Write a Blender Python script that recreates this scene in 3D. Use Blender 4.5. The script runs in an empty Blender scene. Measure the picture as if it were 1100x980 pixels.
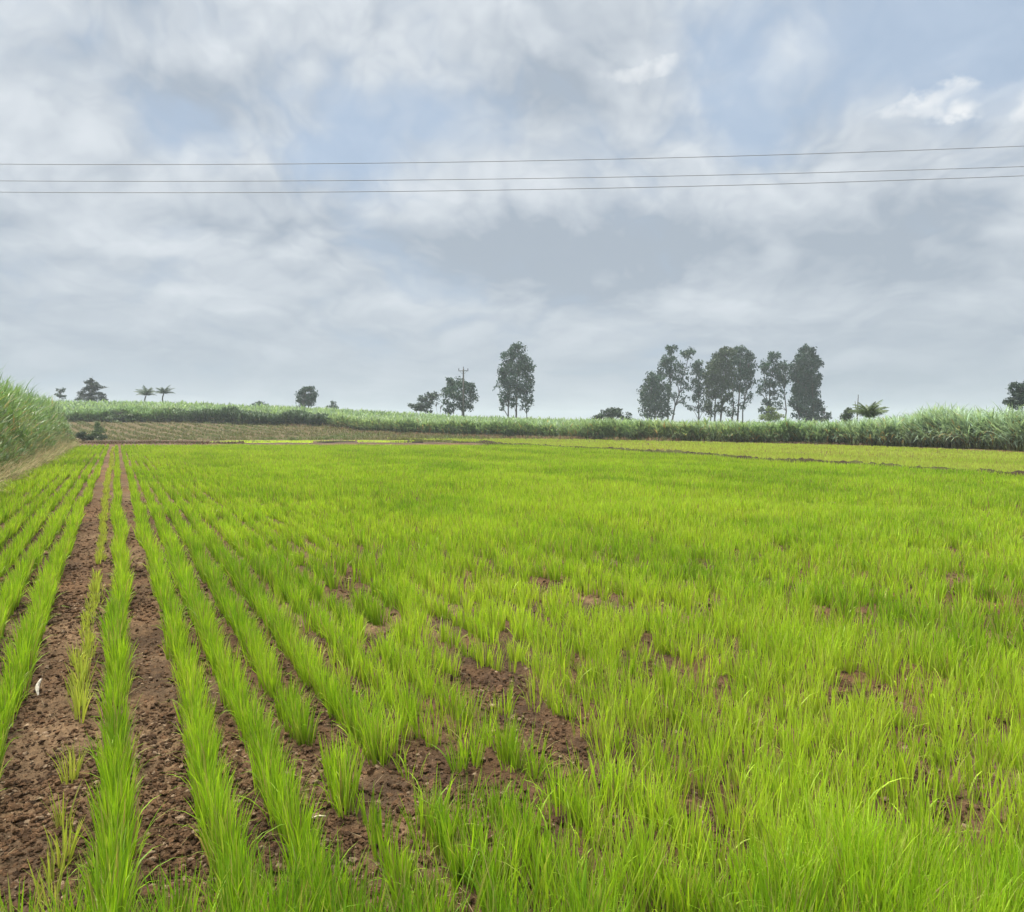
import bpy, math, random
import numpy as np

random.seed(7)
RNG = np.random.default_rng(11)
scene = bpy.context.scene
COL = scene.collection

# ------------------------------------------------------------------ camera numbers
CAM_H = 1.6
F = 800.0            # focal length in photo pixels (photo is 1100 x 980)
HORIZON = 457.0
PITCH = math.atan((490.0 - HORIZON) / F)


def ray(px, py):
    x, y, z = (px - 550.0) / F, (490.0 - py) / F, -1.0
    a = math.pi / 2 - PITCH
    c, s = math.cos(a), math.sin(a)
    return np.array([x, y * c - z * s, y * s + z * c])


def at(px, py, Y):
    d = ray(px, py)
    return np.array([0, 0, CAM_H]) + d * (Y / d[1])


def ground_at(px, py):
    d = ray(px, py)
    return np.array([0, 0, CAM_H]) + d * (CAM_H / -d[2])


# ------------------------------------------------------------------ numpy noise
def _hash(ix, iy, seed):
    h = (ix.astype(np.int64) * 374761393 + iy.astype(np.int64) * 668265263 + seed * 1442695041) & 0xffffffff
    h = ((h ^ (h >> 13)) * 1274126177) & 0xffffffff
    return ((h ^ (h >> 16)) & 0xffffff) / float(0xffffff)


def vnoise(x, y, seed=0):
    ix, iy = np.floor(x), np.floor(y)
    fx, fy = x - ix, y - iy
    fx, fy = fx * fx * (3 - 2 * fx), fy * fy * (3 - 2 * fy)
    a, b = _hash(ix, iy, seed), _hash(ix + 1, iy, seed)
    c, d = _hash(ix, iy + 1, seed), _hash(ix + 1, iy + 1, seed)
    return (a + (b - a) * fx) * (1 - fy) + (c + (d - c) * fx) * fy


def fbm(x, y, seed=0, octaves=4, gain=0.5):
    v, amp, tot = 0.0, 1.0, 0.0
    for o in range(octaves):
        v = v + amp * vnoise(x * 2 ** o + 17.3 * o, y * 2 ** o - 9.1 * o, seed + o)
        tot += amp
        amp *= gain
    return v / tot


def sstep(a, b, x):
    t = np.clip((x - a) / (b - a), 0, 1)
    return t * t * (3 - 2 * t)


# ------------------------------------------------------------------ field frame (u across the rows, v along them)
ROW_A = math.atan((550 - 125) / F)
DN = np.array([math.cos(ROW_A), math.sin(ROW_A)])      # u axis
DV = np.array([-math.sin(ROW_A), math.cos(ROW_A)])     # v axis


def uv(x, y):
    return x * DN[0] + y * DN[1], x * DV[0] + y * DV[1]


def xy(u, v):
    return u * DN[0] + v * DV[0], u * DN[1] + v * DV[1]


FAR_Y = 55.0


def bund_u(v):
    return 23.7 + 3.2 * sstep(5, 45, v) + 0.12 * np.sin(v * .7) + 0.25 * (vnoise(v * .25, v * 0, 5) - .5)


_FT = [-2.0, -.7, -.25, -.19, -.06, .06, .19, .44, .56, .69, .9, 2.0]
_FZ = [118, 115, 112, 101, 93, 86, 76, 61, 53, 44.5, 37, 20]


def cane_front(t):
    return np.interp(t, _FT, _FZ)


def terrain(x, y):
    """smooth lie of the land"""
    x = np.asarray(x, float)
    y = np.asarray(y, float)
    t = x / np.maximum(y, 1.0)
    G = np.interp(t, [-.9, -.575, -.44, -.31, -.19, -.06, .06, .19, .31, .44], [4.7, 4.7, 4.5, 3.7, 2.8, 1.6, 1.0, .4, .15, 0])
    r = sstep(80, 150, y) * .55 + np.clip((y - 84) / 66, 0, 1) * .45
    fall = 1 - .6 * sstep(170, 420, y)
    z = np.where(y > 20, G * r * fall, 0)
    u, v = uv(x, y)
    # bund between the two rice plots
    # bund closing the far end of the field
    e = .10 * np.exp(-((y - 61 - .8 * (vnoise(x * .12, x * 0, 8) - .5)) / 1.3) ** 2) * (u < 27)
    # low bank under the cane on the left
    k = .25 * sstep(-2.85, -3.7, u) * (1 - sstep(66, 72, y))
    return z + e + k


ROWS = [-2.47, -2.20, -1.93, -1.66, -1.39, -1.12, -.85, -.58, -.22, 0.0, .345, .58, .82, 1.07]
_u = 1.325
while _u < 28:
    ROWS.append(_u)
    _u += .255
ROWS = np.array(ROWS)


def row_wobble(v, i):
    return .05 * (vnoise(v * .35 + i * 3.1, v * 0 + i, 3) - .5) + .035 * (vnoise(v * 1.3, v * 0 + i, 4) - .5)


# ------------------------------------------------------------------ mesh and object helpers
def mesh_obj(name, verts, tris, mat, parent=None, cols=None, flat=False):
    verts = np.ascontiguousarray(verts, dtype=np.float32)
    tris = np.ascontiguousarray(tris, dtype=np.int32)
    me = bpy.data.meshes.new(name)
    k = tris.shape[1]
    me.vertices.add(len(verts))
    me.vertices.foreach_set('co', verts.ravel())
    me.loops.add(tris.size)
    me.loops.foreach_set('vertex_index', tris.ravel())
    me.polygons.add(len(tris))
    me.polygons.foreach_set('loop_start', np.arange(0, tris.size, k, dtype=np.int32))
    me.update(calc_edges=True)
    if flat:
        me.shade_flat()
    else:
        me.shade_smooth()
    if cols is not None:
        c = np.ones((len(verts), 4), np.float32)
        c[:, :cols.shape[1]] = cols
        at_ = me.attributes.new('tint', 'FLOAT_COLOR', 'POINT')
        at_.data.foreach_set('color', c.ravel())
    me.materials.append(mat)
    o = bpy.data.objects.new(name, me)
    COL.objects.link(o)
    if parent:
        o.parent = parent
        o.location = [-c for c in parent.location] if not parent.get('_local') else (0, 0, 0)
    return o


def tag(o, label, cat, group=None, kind=None):
    o['label'] = label
    o['category'] = cat
    if group:
        o['group'] = group
    if kind:
        o['kind'] = kind
    return o


def empty(name, loc):
    o = bpy.data.objects.new(name, None)
    o.empty_display_size = .3
    o.location = [float(c) for c in loc]
    COL.objects.link(o)
    return o


class Bag:
    """collects triangle soup"""
    def __init__(self):
        self.v, self.t, self.c, self.n = [], [], [], 0

    def add(self, v, t, c=None):
        self.v.append(v)
        self.t.append(np.asarray(t) + self.n)
        if c is not None:
            self.c.append(c)
        self.n += len(v)

    def build(self, name, mat, parent=None, flat=False):
        return mesh_obj(name, np.concatenate(self.v), np.concatenate(self.t), mat, parent,
                        np.concatenate(self.c) if self.c else None, flat)


def blades(bag, base, az, L, lean, bend, W, segs, col0, col1, roll=None, fold=0.0):
    """leaf blades: base (N,3), az azimuth of lean, lean/bend angles from the vertical, tapered to a point"""
    N = len(base)
    if N == 0:
        return
    az, L, lean, bend, W = [np.broadcast_to(np.asarray(a, float), (N,)) for a in (az, L, lean, bend, W)]
    o = np.stack([np.cos(az), np.sin(az), 0 * az], 1)
    ra = az + (roll if roll is not None else 0)
    s = np.stack([-np.sin(ra), np.cos(ra), 0 * az], 1)
    p = base.astype(float).copy()
    V = np.zeros((N, 2 * segs + 1, 3))
    C = np.zeros((N, 2 * segs + 1, 3))
    for k in range(segs + 1):
        tt = k / segs
        w = W * .5 * (1 - tt ** 2.2) * (.55 + .45 * min(1, tt * 4 + (0 if segs > 2 else 1)))
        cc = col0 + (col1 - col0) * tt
        if k < segs:
            V[:, 2 * k] = p - s * w[:, None]
            V[:, 2 * k + 1] = p + s * w[:, None]
            C[:, 2 * k] = cc
            C[:, 2 * k + 1] = cc
            th = lean + bend * ((k + .5) / segs) ** 1.3
            p = p + (o * np.sin(th)[:, None] + np.array([0, 0, 1.]) * np.cos(th)[:, None]) * (L / segs)[:, None]
        else:
            V[:, 2 * segs] = p
            C[:, 2 * segs] = cc
    tl = []
    for k in range(segs - 1):
        a = 2 * k
        tl += [[a, a + 1, a + 3], [a, a + 3, a + 2]]
    a = 2 * (segs - 1)
    tl.append([a, a + 1, a + 2])
    T = (np.array(tl)[None] + (np.arange(N) * (2 * segs + 1))[:, None, None]).reshape(-1, 3)
    bag.add(V.reshape(-1, 3), T, C.reshape(-1, 3))


def tube(bag, pts, radii, n=7, col=None):
    pts = np.array(pts, float)
    m = len(pts)
    d = np.gradient(pts, axis=0)
    d /= np.linalg.norm(d, axis=1)[:, None] + 1e-9
    V = []
    ang = np.linspace(0, 2 * np.pi, n, endpoint=False)
    for i in range(m):
        ref = np.array([1., 0, 0]) if abs(d[i][0]) < .8 else np.array([0, 1., 0])
        a = np.cross(d[i], ref)
        a /= np.linalg.norm(a)
        b = np.cross(d[i], a)
        V.append(pts[i] + radii[i] * (np.cos(ang)[:, None] * a + np.sin(ang)[:, None] * b))
    V = np.concatenate(V + [pts[:1], pts[-1:]])
    T = []
    for i in range(m - 1):
        for j in range(n):
            q = (j + 1) % n
            T += [[i * n + j, i * n + q, (i + 1) * n + q], [i * n + j, (i + 1) * n + q, (i + 1) * n + j]]
    for j in range(n):
        q = (j + 1) % n
        T += [[m * n, q, j], [m * n + 1, (m - 1) * n + j, (m - 1) * n + q]]
    c = None
    if col is not None:
        c = np.tile(np.array(col, float), (len(V), 1))
    bag.add(V, T, c)


# ------------------------------------------------------------------ materials
def new_mat(name):
    m = bpy.data.materials.new(name)
    m.use_nodes = True
    nt = m.node_tree
    nt.nodes.clear()
    return m, nt, nt.nodes, nt.links


def leaf_mat(name, trans=.4, rough=.45, spec=.35, var_scale=3.0, tw=(1.15, 1.1, .6)):
    m, nt, N, Lk = new_mat(name)
    out = N.new('ShaderNodeOutputMaterial')
    a = N.new('ShaderNodeAttribute')
    a.attribute_name = 'tint'
    geo = N.new('ShaderNodeNewGeometry')
    nz = N.new('ShaderNodeTexNoise')
    nz.inputs['Scale'].default_value = var_scale
    nz.inputs['Detail'].default_value = 3
    Lk.new(geo.outputs['Position'], nz.inputs['Vector'])
    mr = N.new('ShaderNodeMapRange')
    mr.inputs['To Min'].default_value = .75
    mr.inputs['To Max'].default_value = 1.25
    Lk.new(nz.outputs['Fac'], mr.inputs['Value'])
    mul = N.new('ShaderNodeMix')
    mul.data_type = 'RGBA'
    mul.blend_type = 'MULTIPLY'
    mul.inputs['Factor'].default_value = 1
    Lk.new(a.outputs['Color'], mul.inputs['A'])
    Lk.new(mr.outputs['Result'], mul.inputs['B'])
    p = N.new('ShaderNodeBsdfPrincipled')
    p.inputs['Roughness'].default_value = rough
    p.inputs['Specular IOR Level'].default_value = spec
    Lk.new(mul.outputs['Result'], p.inputs['Base Color'])
    tr = N.new('ShaderNodeBsdfTranslucent')
    mul2 = N.new('ShaderNodeMix')
    mul2.data_type = 'RGBA'
    mul2.blend_type = 'MULTIPLY'
    mul2.inputs['Factor'].default_value = 1
    Lk.new(mul.outputs['Result'], mul2.inputs['A'])
    mul2.inputs['B'].default_value = (*tw, 1)
    Lk.new(mul2.outputs['Result'], tr.inputs['Color'])
    mx = N.new('ShaderNodeMixShader')
    mx.inputs['Fac'].default_value = trans
    Lk.new(p.outputs[0], mx.inputs[1])
    Lk.new(tr.outputs[0], mx.inputs[2])
    Lk.new(mx.outputs[0], out.inputs['Surface'])
    return m


def plain_mat(name, col, rough=.8, noise=.25, scale=8.0, bump=0.0, spec=.3):
    m, nt, N, Lk = new_mat(name)
    out = N.new('ShaderNodeOutputMaterial')
    p = N.new('ShaderNodeBsdfPrincipled')
    p.inputs['Roughness'].default_value = rough
    p.inputs['Specular IOR Level'].default_value = spec
    tc = N.new('ShaderNodeTexCoord')
    nz = N.new('ShaderNodeTexNoise')
    nz.inputs['Scale'].default_value = scale
    nz.inputs['Detail'].default_value = 6
    Lk.new(tc.outputs['Object'], nz.inputs['Vector'])
    r = N.new('ShaderNodeValToRGB')
    r.color_ramp.elements[0].position = .3
    r.color_ramp.elements[1].position = .7
    r.color_ramp.elements[0].color = (*[c * (1 - noise) for c in col], 1)
    r.color_ramp.elements[1].color = (*[min(1, c * (1 + noise)) for c in col], 1)
    Lk.new(nz.outputs['Fac'], r.inputs['Fac'])
    Lk.new(r.outputs['Color'], p.inputs['Base Color'])
    if bump:
        b = N.new('ShaderNodeBump')
        b.inputs['Strength'].default_value = bump
        Lk.new(nz.outputs['Fac'], b.inputs['Height'])
        Lk.new(b.outputs['Normal'], p.inputs['Normal'])
    Lk.new(p.outputs[0], out.inputs['Surface'])
    return m


def soil_mat(name):
    m, nt, N, Lk = new_mat(name)
    out = N.new('ShaderNodeOutputMaterial')
    p = N.new('ShaderNodeBsdfPrincipled')
    p.inputs['Roughness'].default_value = .95
    p.inputs['Specular IOR Level'].default_value = .15
    a = N.new('ShaderNodeAttribute')
    a.attribute_name = 'tint'
    geo = N.new('ShaderNodeNewGeometry')

    def noise(scale, detail=8, rough=.6):
        n = N.new('ShaderNodeTexNoise')
        n.inputs['Scale'].default_value = scale
        n.inputs['Detail'].default_value = detail
        n.inputs['Roughness'].default_value = rough
        Lk.new(geo.outputs['Position'], n.inputs['Vector'])
        return n
    n1, n2, n3 = noise(1.7, 6), noise(22, 8, .65), noise(90, 4)
    r1 = N.new('ShaderNodeMapRange')
    r1.inputs['From Min'].default_value = .3
    r1.inputs['From Max'].default_value = .7
    r1.inputs['To Min'].default_value = .7
    r1.inputs['To Max'].default_value = 1.35
    Lk.new(n1.outputs['Fac'], r1.inputs['Value'])
    r2 = N.new('ShaderNodeMapRange')
    r2.inputs['From Min'].default_value = .3
    r2.inputs['From Max'].default_value = .72
    r2.inputs['To Min'].default_value = .55
    r2.inputs['To Max'].default_value = 1.6
    Lk.new(n2.outputs['Fac'], r2.inputs['Value'])
    mm = N.new('ShaderNodeMath')
    mm.operation = 'MULTIPLY'
    Lk.new(r1.outputs[0], mm.inputs[0])
    Lk.new(r2.outputs[0], mm.inputs[1])
    mul = N.new('ShaderNodeMix')
    mul.data_type = 'RGBA'
    mul.blend_type = 'MULTIPLY'
    mul.inputs['Factor'].default_value = 1
    Lk.new(a.outputs['Color'], mul.inputs['A'])
    Lk.new(mm.outputs[0], mul.inputs['B'])
    Lk.new(mul.outputs['Result'], p.inputs['Base Color'])
    vo = N.new('ShaderNodeTexVoronoi')
    vo.inputs['Scale'].default_value = 28
    Lk.new(geo.outputs['Position'], vo.inputs['Vector'])
    ad = N.new('ShaderNodeMath')
    ad.operation = 'ADD'
    Lk.new(n2.outputs['Fac'], ad.inputs[0])
    ad2 = N.new('ShaderNodeMath')
    ad2.operation = 'MULTIPLY_ADD'
    ad2.inputs[1].default_value = -.45
    Lk.new(vo.outputs['Distance'], ad2.inputs[0])
    Lk.new(n3.outputs['Fac'], ad2.inputs[2])
    Lk.new(ad2.outputs[0], ad.inputs[1])
    b = N.new('ShaderNodeBump')
    b.inputs['Strength'].default_value = .9
    b.inputs['Distance'].default_value = .03
    Lk.new(ad.outputs[0], b.inputs['Height'])
    Lk.new(b.outputs['Normal'], p.inputs['Normal'])
    Lk.new(p.outputs[0], out.inputs['Surface'])
    return m


M_RICE = leaf_mat('rice_leaf', trans=.45, rough=.5, spec=.3, var_scale=2.0, tw=(1.15, 1.1, .6))
M_CANE = leaf_mat('cane_leaf', trans=.42, rough=.4, spec=.45, var_scale=.6)
M_TREE = leaf_mat('tree_leaf', trans=.2, rough=.5, spec=.3, var_scale=.5)
M_DRY = leaf_mat('dry_leaf', trans=.3, rough=.7, spec=.15, var_scale=2.0, tw=(1, 1, 1))
M_SOIL = soil_mat('field_soil')
M_CLOD = soil_mat('clod_soil')
M_BARK = plain_mat('bark', (.075, .065, .055), .9, .35, 3, .5)
M_PALM = plain_mat('palm_bark', (.11, .10, .085), .9, .3, 6, .4)
M_CONC = plain_mat('pole_concrete', (.10, .095, .09), .8, .2, 2, .1)
M_STEEL = plain_mat('galvanised_steel', (.16, .165, .17), .5, .15, 4)
M_PORC = plain_mat('brown_porcelain', (.05, .025, .018), .25, .1, 4)
M_WIRE = plain_mat('aluminium_wire', (.25, .265, .29), .55, .1, 2)
M_WHITE = plain_mat('white_sheath', (.52, .48, .42), .8, .4, 45, .3)
M_STRAW = plain_mat('pale_straw', (.55, .49, .36), .8, .2, 60)

# ------------------------------------------------------------------ ground
BARE = [  # patches where the rice failed: photo pixel, half sizes in metres (across, along the view)
    (368, 648, .16, .40), (378, 622, .10, .3), (530, 748, .26, .42), (565, 788, .26, .32), (602, 808, .18, .2), (465, 860, .26, .24), (520, 880, .16, .16), (628, 832, .08, .15),
    (515, 735, .18, .25), (448, 822, .15, .28), (930, 755, .22, .18), (905, 742, .10, .14), (655, 652, .18, .22), (590, 634, .22, .22),
    (735, 684, .12, .18), (700, 715, .08, .2), (1045, 765, .06, .2), (785, 890, .12, .08), (950, 912, .10, .08),
    (1010, 632, .22, .2), (1085, 695, .12, .14), (840, 592, .25, .3), (830, 632, .18, .16),
    (555, 905, .12, .08), (880, 872, .10, .10), (1010, 882, .10, .10), (408, 690, .10, .3), (345, 830, .12, .26), (375, 905, .13, .16), (300, 760, .08, .2),
    (640, 720, .06, .18), (1020, 822, .08, .12), (770, 772, .06, .12)]
BARE_W = [(*ground_at(px, py)[:2], a, b) for px, py, a, b in BARE]


def bareness(x, y):
    w = np.zeros_like(x)
    wx = x + .10 * (fbm(x * 3.1, y * 3.1, 21, 3) - .5) * 2
    wy = y + .22 * (fbm(x * 2.3 + 9, y * 2.3, 22, 3) - .5) * 2
    for cx, cy, a, b in BARE_W:
        w = np.maximum(w, np.exp(-(((wx - cx) / a) ** 2 + ((wy - cy) / b) ** 2) ** 1.5))
    return w


def micro(X, Y):
    u, v = uv(X, Y)
    R_ = np.hypot(X, Y)
    infield = (u > -3) & (u < 28) & (Y < FAR_Y + 3)
    near = (1 - sstep(14, 30, R_)) * infield
    i = np.searchsorted(ROWS, u)
    dl = np.minimum(np.abs(u - ROWS[np.clip(i, 0, len(ROWS) - 1)]), np.abs(u - ROWS[np.clip(i - 1, 0, len(ROWS) - 1)]))
    h = near * (.022 * np.exp(-(dl / .09) ** 2) - .008)
    h = h + near * (.05 * (fbm(X * 8, Y * 8, 31, 5, .65) - .5) + .03 * (fbm(X * 1.5, Y * 1.5, 35, 2) - .5))
    h = h + near * .028 * np.maximum(0, vnoise(X * 24, Y * 24, 41) - .4) + near * .018 * np.maximum(0, vnoise(X * 47, Y * 47, 42) - .4)
    return h


def build_ground():
    fine = np.radians(np.arange(-52, 52.01, .16))
    coarse = np.radians(np.arange(56, 305, 4.0))
    az = np.concatenate([fine, coarse])
    r = np.concatenate([np.linspace(.25, 1.4, 14), 1.45 * np.exp(np.linspace(0, math.log(1500 / 1.45), 620))])
    A, R = np.meshgrid(az, r)
    X, Y = R * np.sin(A), R * np.cos(A)
    Z = terrain(X, Y)
    u, v = uv(X, Y)
    infield = (u > -3) & (u < 28) & (Y < FAR_Y + 3)
    Z = Z + micro(X, Y)
    Z += np.where(~infield & (Y > 40), .22 * (fbm(X * .5, Y * .5, 51, 4) - .5), 0)
    # base colours
    C = np.zeros(X.shape + (3,))
    C[:] = (.100, .058, .031)
    dry = sstep(.45, .68, fbm(X * .9, Y * .9, 61, 4))[..., None]
    C = C * (1 - dry * .55) + np.array([.165, .112, .066]) * dry * .55
    redd = sstep(.5, .66, fbm(X * .55 + 3, Y * .55, 67, 3))[..., None]
    C = C * (1 - redd * .4) + np.array([.160, .082, .036]) * redd * .4
    dark = sstep(.5, .7, fbm(X * 2.2, Y * 2.2, 71, 4))[..., None]
    C = C * (1 - dark * .5) + np.array([.046, .032, .022]) * dark * .5
    br = np.where(Y < 30, bareness(X, Y), 0)[..., None] * sstep(.35, .6, fbm(X * 3.3, Y * 3.3, 73, 3))[..., None]
    C = C * (1 - br * .6) + np.array([.060, .036, .024]) * br * .6
    # stubble land beyond the far bund
    T = X / np.maximum(Y, 1)
    tan = (sstep(74, 84, Y) * (T < .3))[..., None]
    C = C * (1 - tan) + np.array([.085, .066, .032]) * tan
    mud = (np.exp(-((Y - 71) / 10) ** 4) * (T < .15))[..., None] * (.55 + .45 * sstep(.4, .6, fbm(X * .25, Y * .8, 77, 3)))[..., None]
    C = C * (1 - mud * .8) + np.array([.050, .036, .030]) * mud * .8
    bd = (np.exp(-((u - bund_u(v)) / .45) ** 2) * (Y > 8) * (Y < 90))[..., None]
    C = C * (1 - bd * .8) + np.array([.065, .055, .028]) * bd * .8
    beyond = sstep(0, 6, Y - cane_front(T))[..., None]
    C = C * (1 - beyond) + np.array([.06, .075, .03]) * beyond
    V = np.stack([X, Y, Z], -1)
    nr, na = X.shape
    idx = np.arange(nr * na).reshape(nr, na)
    a0, a1 = idx[:-1], np.roll(idx, -1, 1)[:-1]
    b0, b1 = idx[1:], np.roll(idx, -1, 1)[1:]
    Q = np.stack([a0, b0, b1, a1], -1).reshape(-1, 4)
    Q = Q[:, ::-1]
    T3 = np.concatenate([Q[:, [0, 1, 2]], Q[:, [0, 2, 3]]])
    centre = len(V.reshape(-1, 3))
    fan = np.stack([np.full(na, centre), np.roll(idx[0], -1), idx[0]], 1)[:, [0, 2, 1]]
    Vf = np.concatenate([V.reshape(-1, 3), [[0, 0, 0]]])
    Cf = np.concatenate([C.reshape(-1, 3), [[.1, .07, .05]]])
    o = mesh_obj('ground', Vf, np.concatenate([T3, fan]), M_SOIL, None, Cf)
    # make sure the sheet faces up
    if o.data.polygons[2000].normal.z < 0:
        o.data.flip_normals()
    return tag(o, 'brown field soil rising to a low slope at the far left', 'ground', None, 'structure')


build_ground()

# ------------------------------------------------------------------ soil clods
def build_clods():
    phi = (1 + 5 ** .5) / 2
    ico = np.array([[-1, phi, 0], [1, phi, 0], [-1, -phi, 0], [1, -phi, 0], [0, -1, phi], [0, 1, phi], [0, -1, -phi], [0, 1, -phi],
                    [phi, 0, -1], [phi, 0, 1], [-phi, 0, -1], [-phi, 0, 1]]) / 1.9
    tri = np.array([[0, 11, 5], [0, 5, 1], [0, 1, 7], [0, 7, 10], [0, 10, 11], [1, 5, 9], [5, 11, 4], [11, 10, 2], [10, 7, 6], [7, 1, 8],
                    [3, 9, 4], [3, 4, 2], [3, 2, 6], [3, 6, 8], [3, 8, 9], [4, 9, 5], [2, 4, 11], [6, 2, 10], [8, 6, 7], [9, 8, 1]])
    n = 240000
    Y = 1.8 * np.exp(RNG.random(n) * math.log(16 / 1.8))
    X = Y * (RNG.random(n) * 1.6 - .85)
    u, v = uv(X, Y)
    i = np.searchsorted(ROWS, u)
    dl = np.minimum(np.abs(u - ROWS[np.clip(i, 0, len(ROWS) - 1)]), np.abs(u - ROWS[np.clip(i - 1, 0, len(ROWS) - 1)]))
    dl = np.where(np.abs(u + .22) < .2, .2, dl)
    strip = (u > -2.9) & (u < 1.45) & (dl > .06)
    keepp = np.where(strip, .3 + .7 * sstep(.4, .62, fbm(X * 1.6, Y * 1.6, 81, 3)), .18)
    keepp = np.where((u < .0) & (u > -.6), 1.0 * (.35 + .65 * sstep(.38, .55, fbm(X * 2.6, Y * 2.6, 82, 3))), keepp)
    keepp = np.maximum(keepp, bareness(X, Y) * .9)
    m = (RNG.random(n) < keepp) & (u > -2.9)
    X, Y = X[m], Y[m]
    n = len(X)
    s = .0035 + .0145 * RNG.random(n) ** 2.6
    s = np.where(RNG.random(n) < .03, s * 1.6, s)
    s *= np.where(Y > 6, 1.3, 1)
    P = ico[None] * (1 + .9 * (RNG.random((n, 12, 1)) - .5)) * s[:, None, None] * np.stack(
        [np.ones(n), .5 + .6 * RNG.random(n), .35 + .4 * RNG.random(n)], 1)[:, None]
    a = RNG.random(n) * 6.28
    ca, sa = np.cos(a)[:, None], np.sin(a)[:, None]
    x, y = P[..., 0] * ca - P[..., 1] * sa, P[..., 0] * sa + P[..., 1] * ca
    z0 = terrain(X, Y) + micro(X, Y) + s * .12
    V = np.stack([x + X[:, None], y + Y[:, None], P[..., 2] + z0[:, None]], -1)
    T = (tri[None] + 12 * np.arange(n)[:, None, None]).reshape(-1, 3)
    base = np.array([.100, .057, .031])[None] * (.42 + .95 * RNG.random((n, 1)))
    pale = RNG.random((n, 1)) < .07
    base = np.where(pale, np.array([.23, .165, .11])[None], base)
    C = np.repeat(base, 12, 0)
    o = mesh_obj('soil_clods', V.reshape(-1, 3), T, M_CLOD, None, C, flat=True)
    tag(o, 'crumbly dark brown clods strewn over the bare strips', 'soil clods', None, 'stuff')


build_clods()

# ------------------------------------------------------------------ rice
G_DEEP = np.array([.145, .310, .014])
G_MID = np.array([.290, .495, .022])
G_YEL = np.array([.450, .635, .050])
G_DRY = np.array([.36, .32, .12])


def rice_tufts(bag, X, Y, H, tone, vigour=1.0, spread=.055, dens=1.0, far=2.2, wilt=0.0, out=.13):
    """tufts of blades at X,Y with height H and tone 0 (deep green) .. 1 (yellow green)"""
    D = np.hypot(X, Y)
    for lo, hi, nb, segs in ((0, 4, 25, 5), (4, 8, 23, 4), (8, 15, 16, 3), (15, 30, 10, 2), (30, 200, 6, 1)):
        m = (D >= lo) & (D < hi)
        n = int(m.sum())
        if not n:
            continue
        nb = max(2, int(nb * dens))
        x, y, h, tn, d = [np.repeat(a[m], nb) for a in (X, Y, H, tone, D)]
        N = len(x)
        az = RNG.random(N) * 6.283
        rr = spread * np.sqrt(RNG.random(N)) * np.clip(d / 14, 1, far)
        bx, by = x + rr * np.cos(az), y + rr * np.sin(az)
        bz = terrain(bx, by) - .004
        L = h * (.62 + .5 * RNG.random(N))
        lean = .01 + .13 * RNG.random(N) ** 1.4 + out * np.minimum(1, rr / (spread * np.clip(d / 14, 1, far)))
        bend = .08 + .55 * RNG.random(N) ** 2.5
        flop = RNG.random(N) < .055
        bend = np.where(flop, 1.0 + RNG.random(N), bend)
        W = (.0042 + .0050 * RNG.random(N) ** 1.5) * np.maximum(1, d / 4.5) ** .85
        tn = np.clip(tn + .6 * (RNG.random(N) - .5), 0, 1)[:, None]
        c = np.where(tn < .5, G_DEEP + (G_MID - G_DEEP) * tn * 2, G_MID + (G_YEL - G_MID) * (tn * 2 - 1))
        c = (c * (1 - wilt) + G_DRY * 1.1 * wilt) * (.72 + .56 * RNG.random((N, 1)))
        old = (RNG.random(N) < .05)[:, None]
        c = np.where(old, G_DRY * (.6 + .5 * RNG.random((N, 1))), c)
        tip = np.where((RNG.random(N) < .16)[:, None], c * .35 + G_DRY * .75, c)
        c0 = c * .55 + np.array([.10, .085, .03]) * .3  # brownish sheath foot, with shade low in the tuft painted in too
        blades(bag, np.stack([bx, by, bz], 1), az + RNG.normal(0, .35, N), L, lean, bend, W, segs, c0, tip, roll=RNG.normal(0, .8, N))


def tone_field(x, y):
    u, v = uv(x, y)
    t = .60 + .8 * (fbm(x * .45, y * .45, 91, 4) - .5) + .8 * (fbm(u * .75, v * .12, 95, 3) - .5)
    t += .6 * (fbm(x * 2.5, y * 2.5, 97, 2) - .5)
    return t


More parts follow.
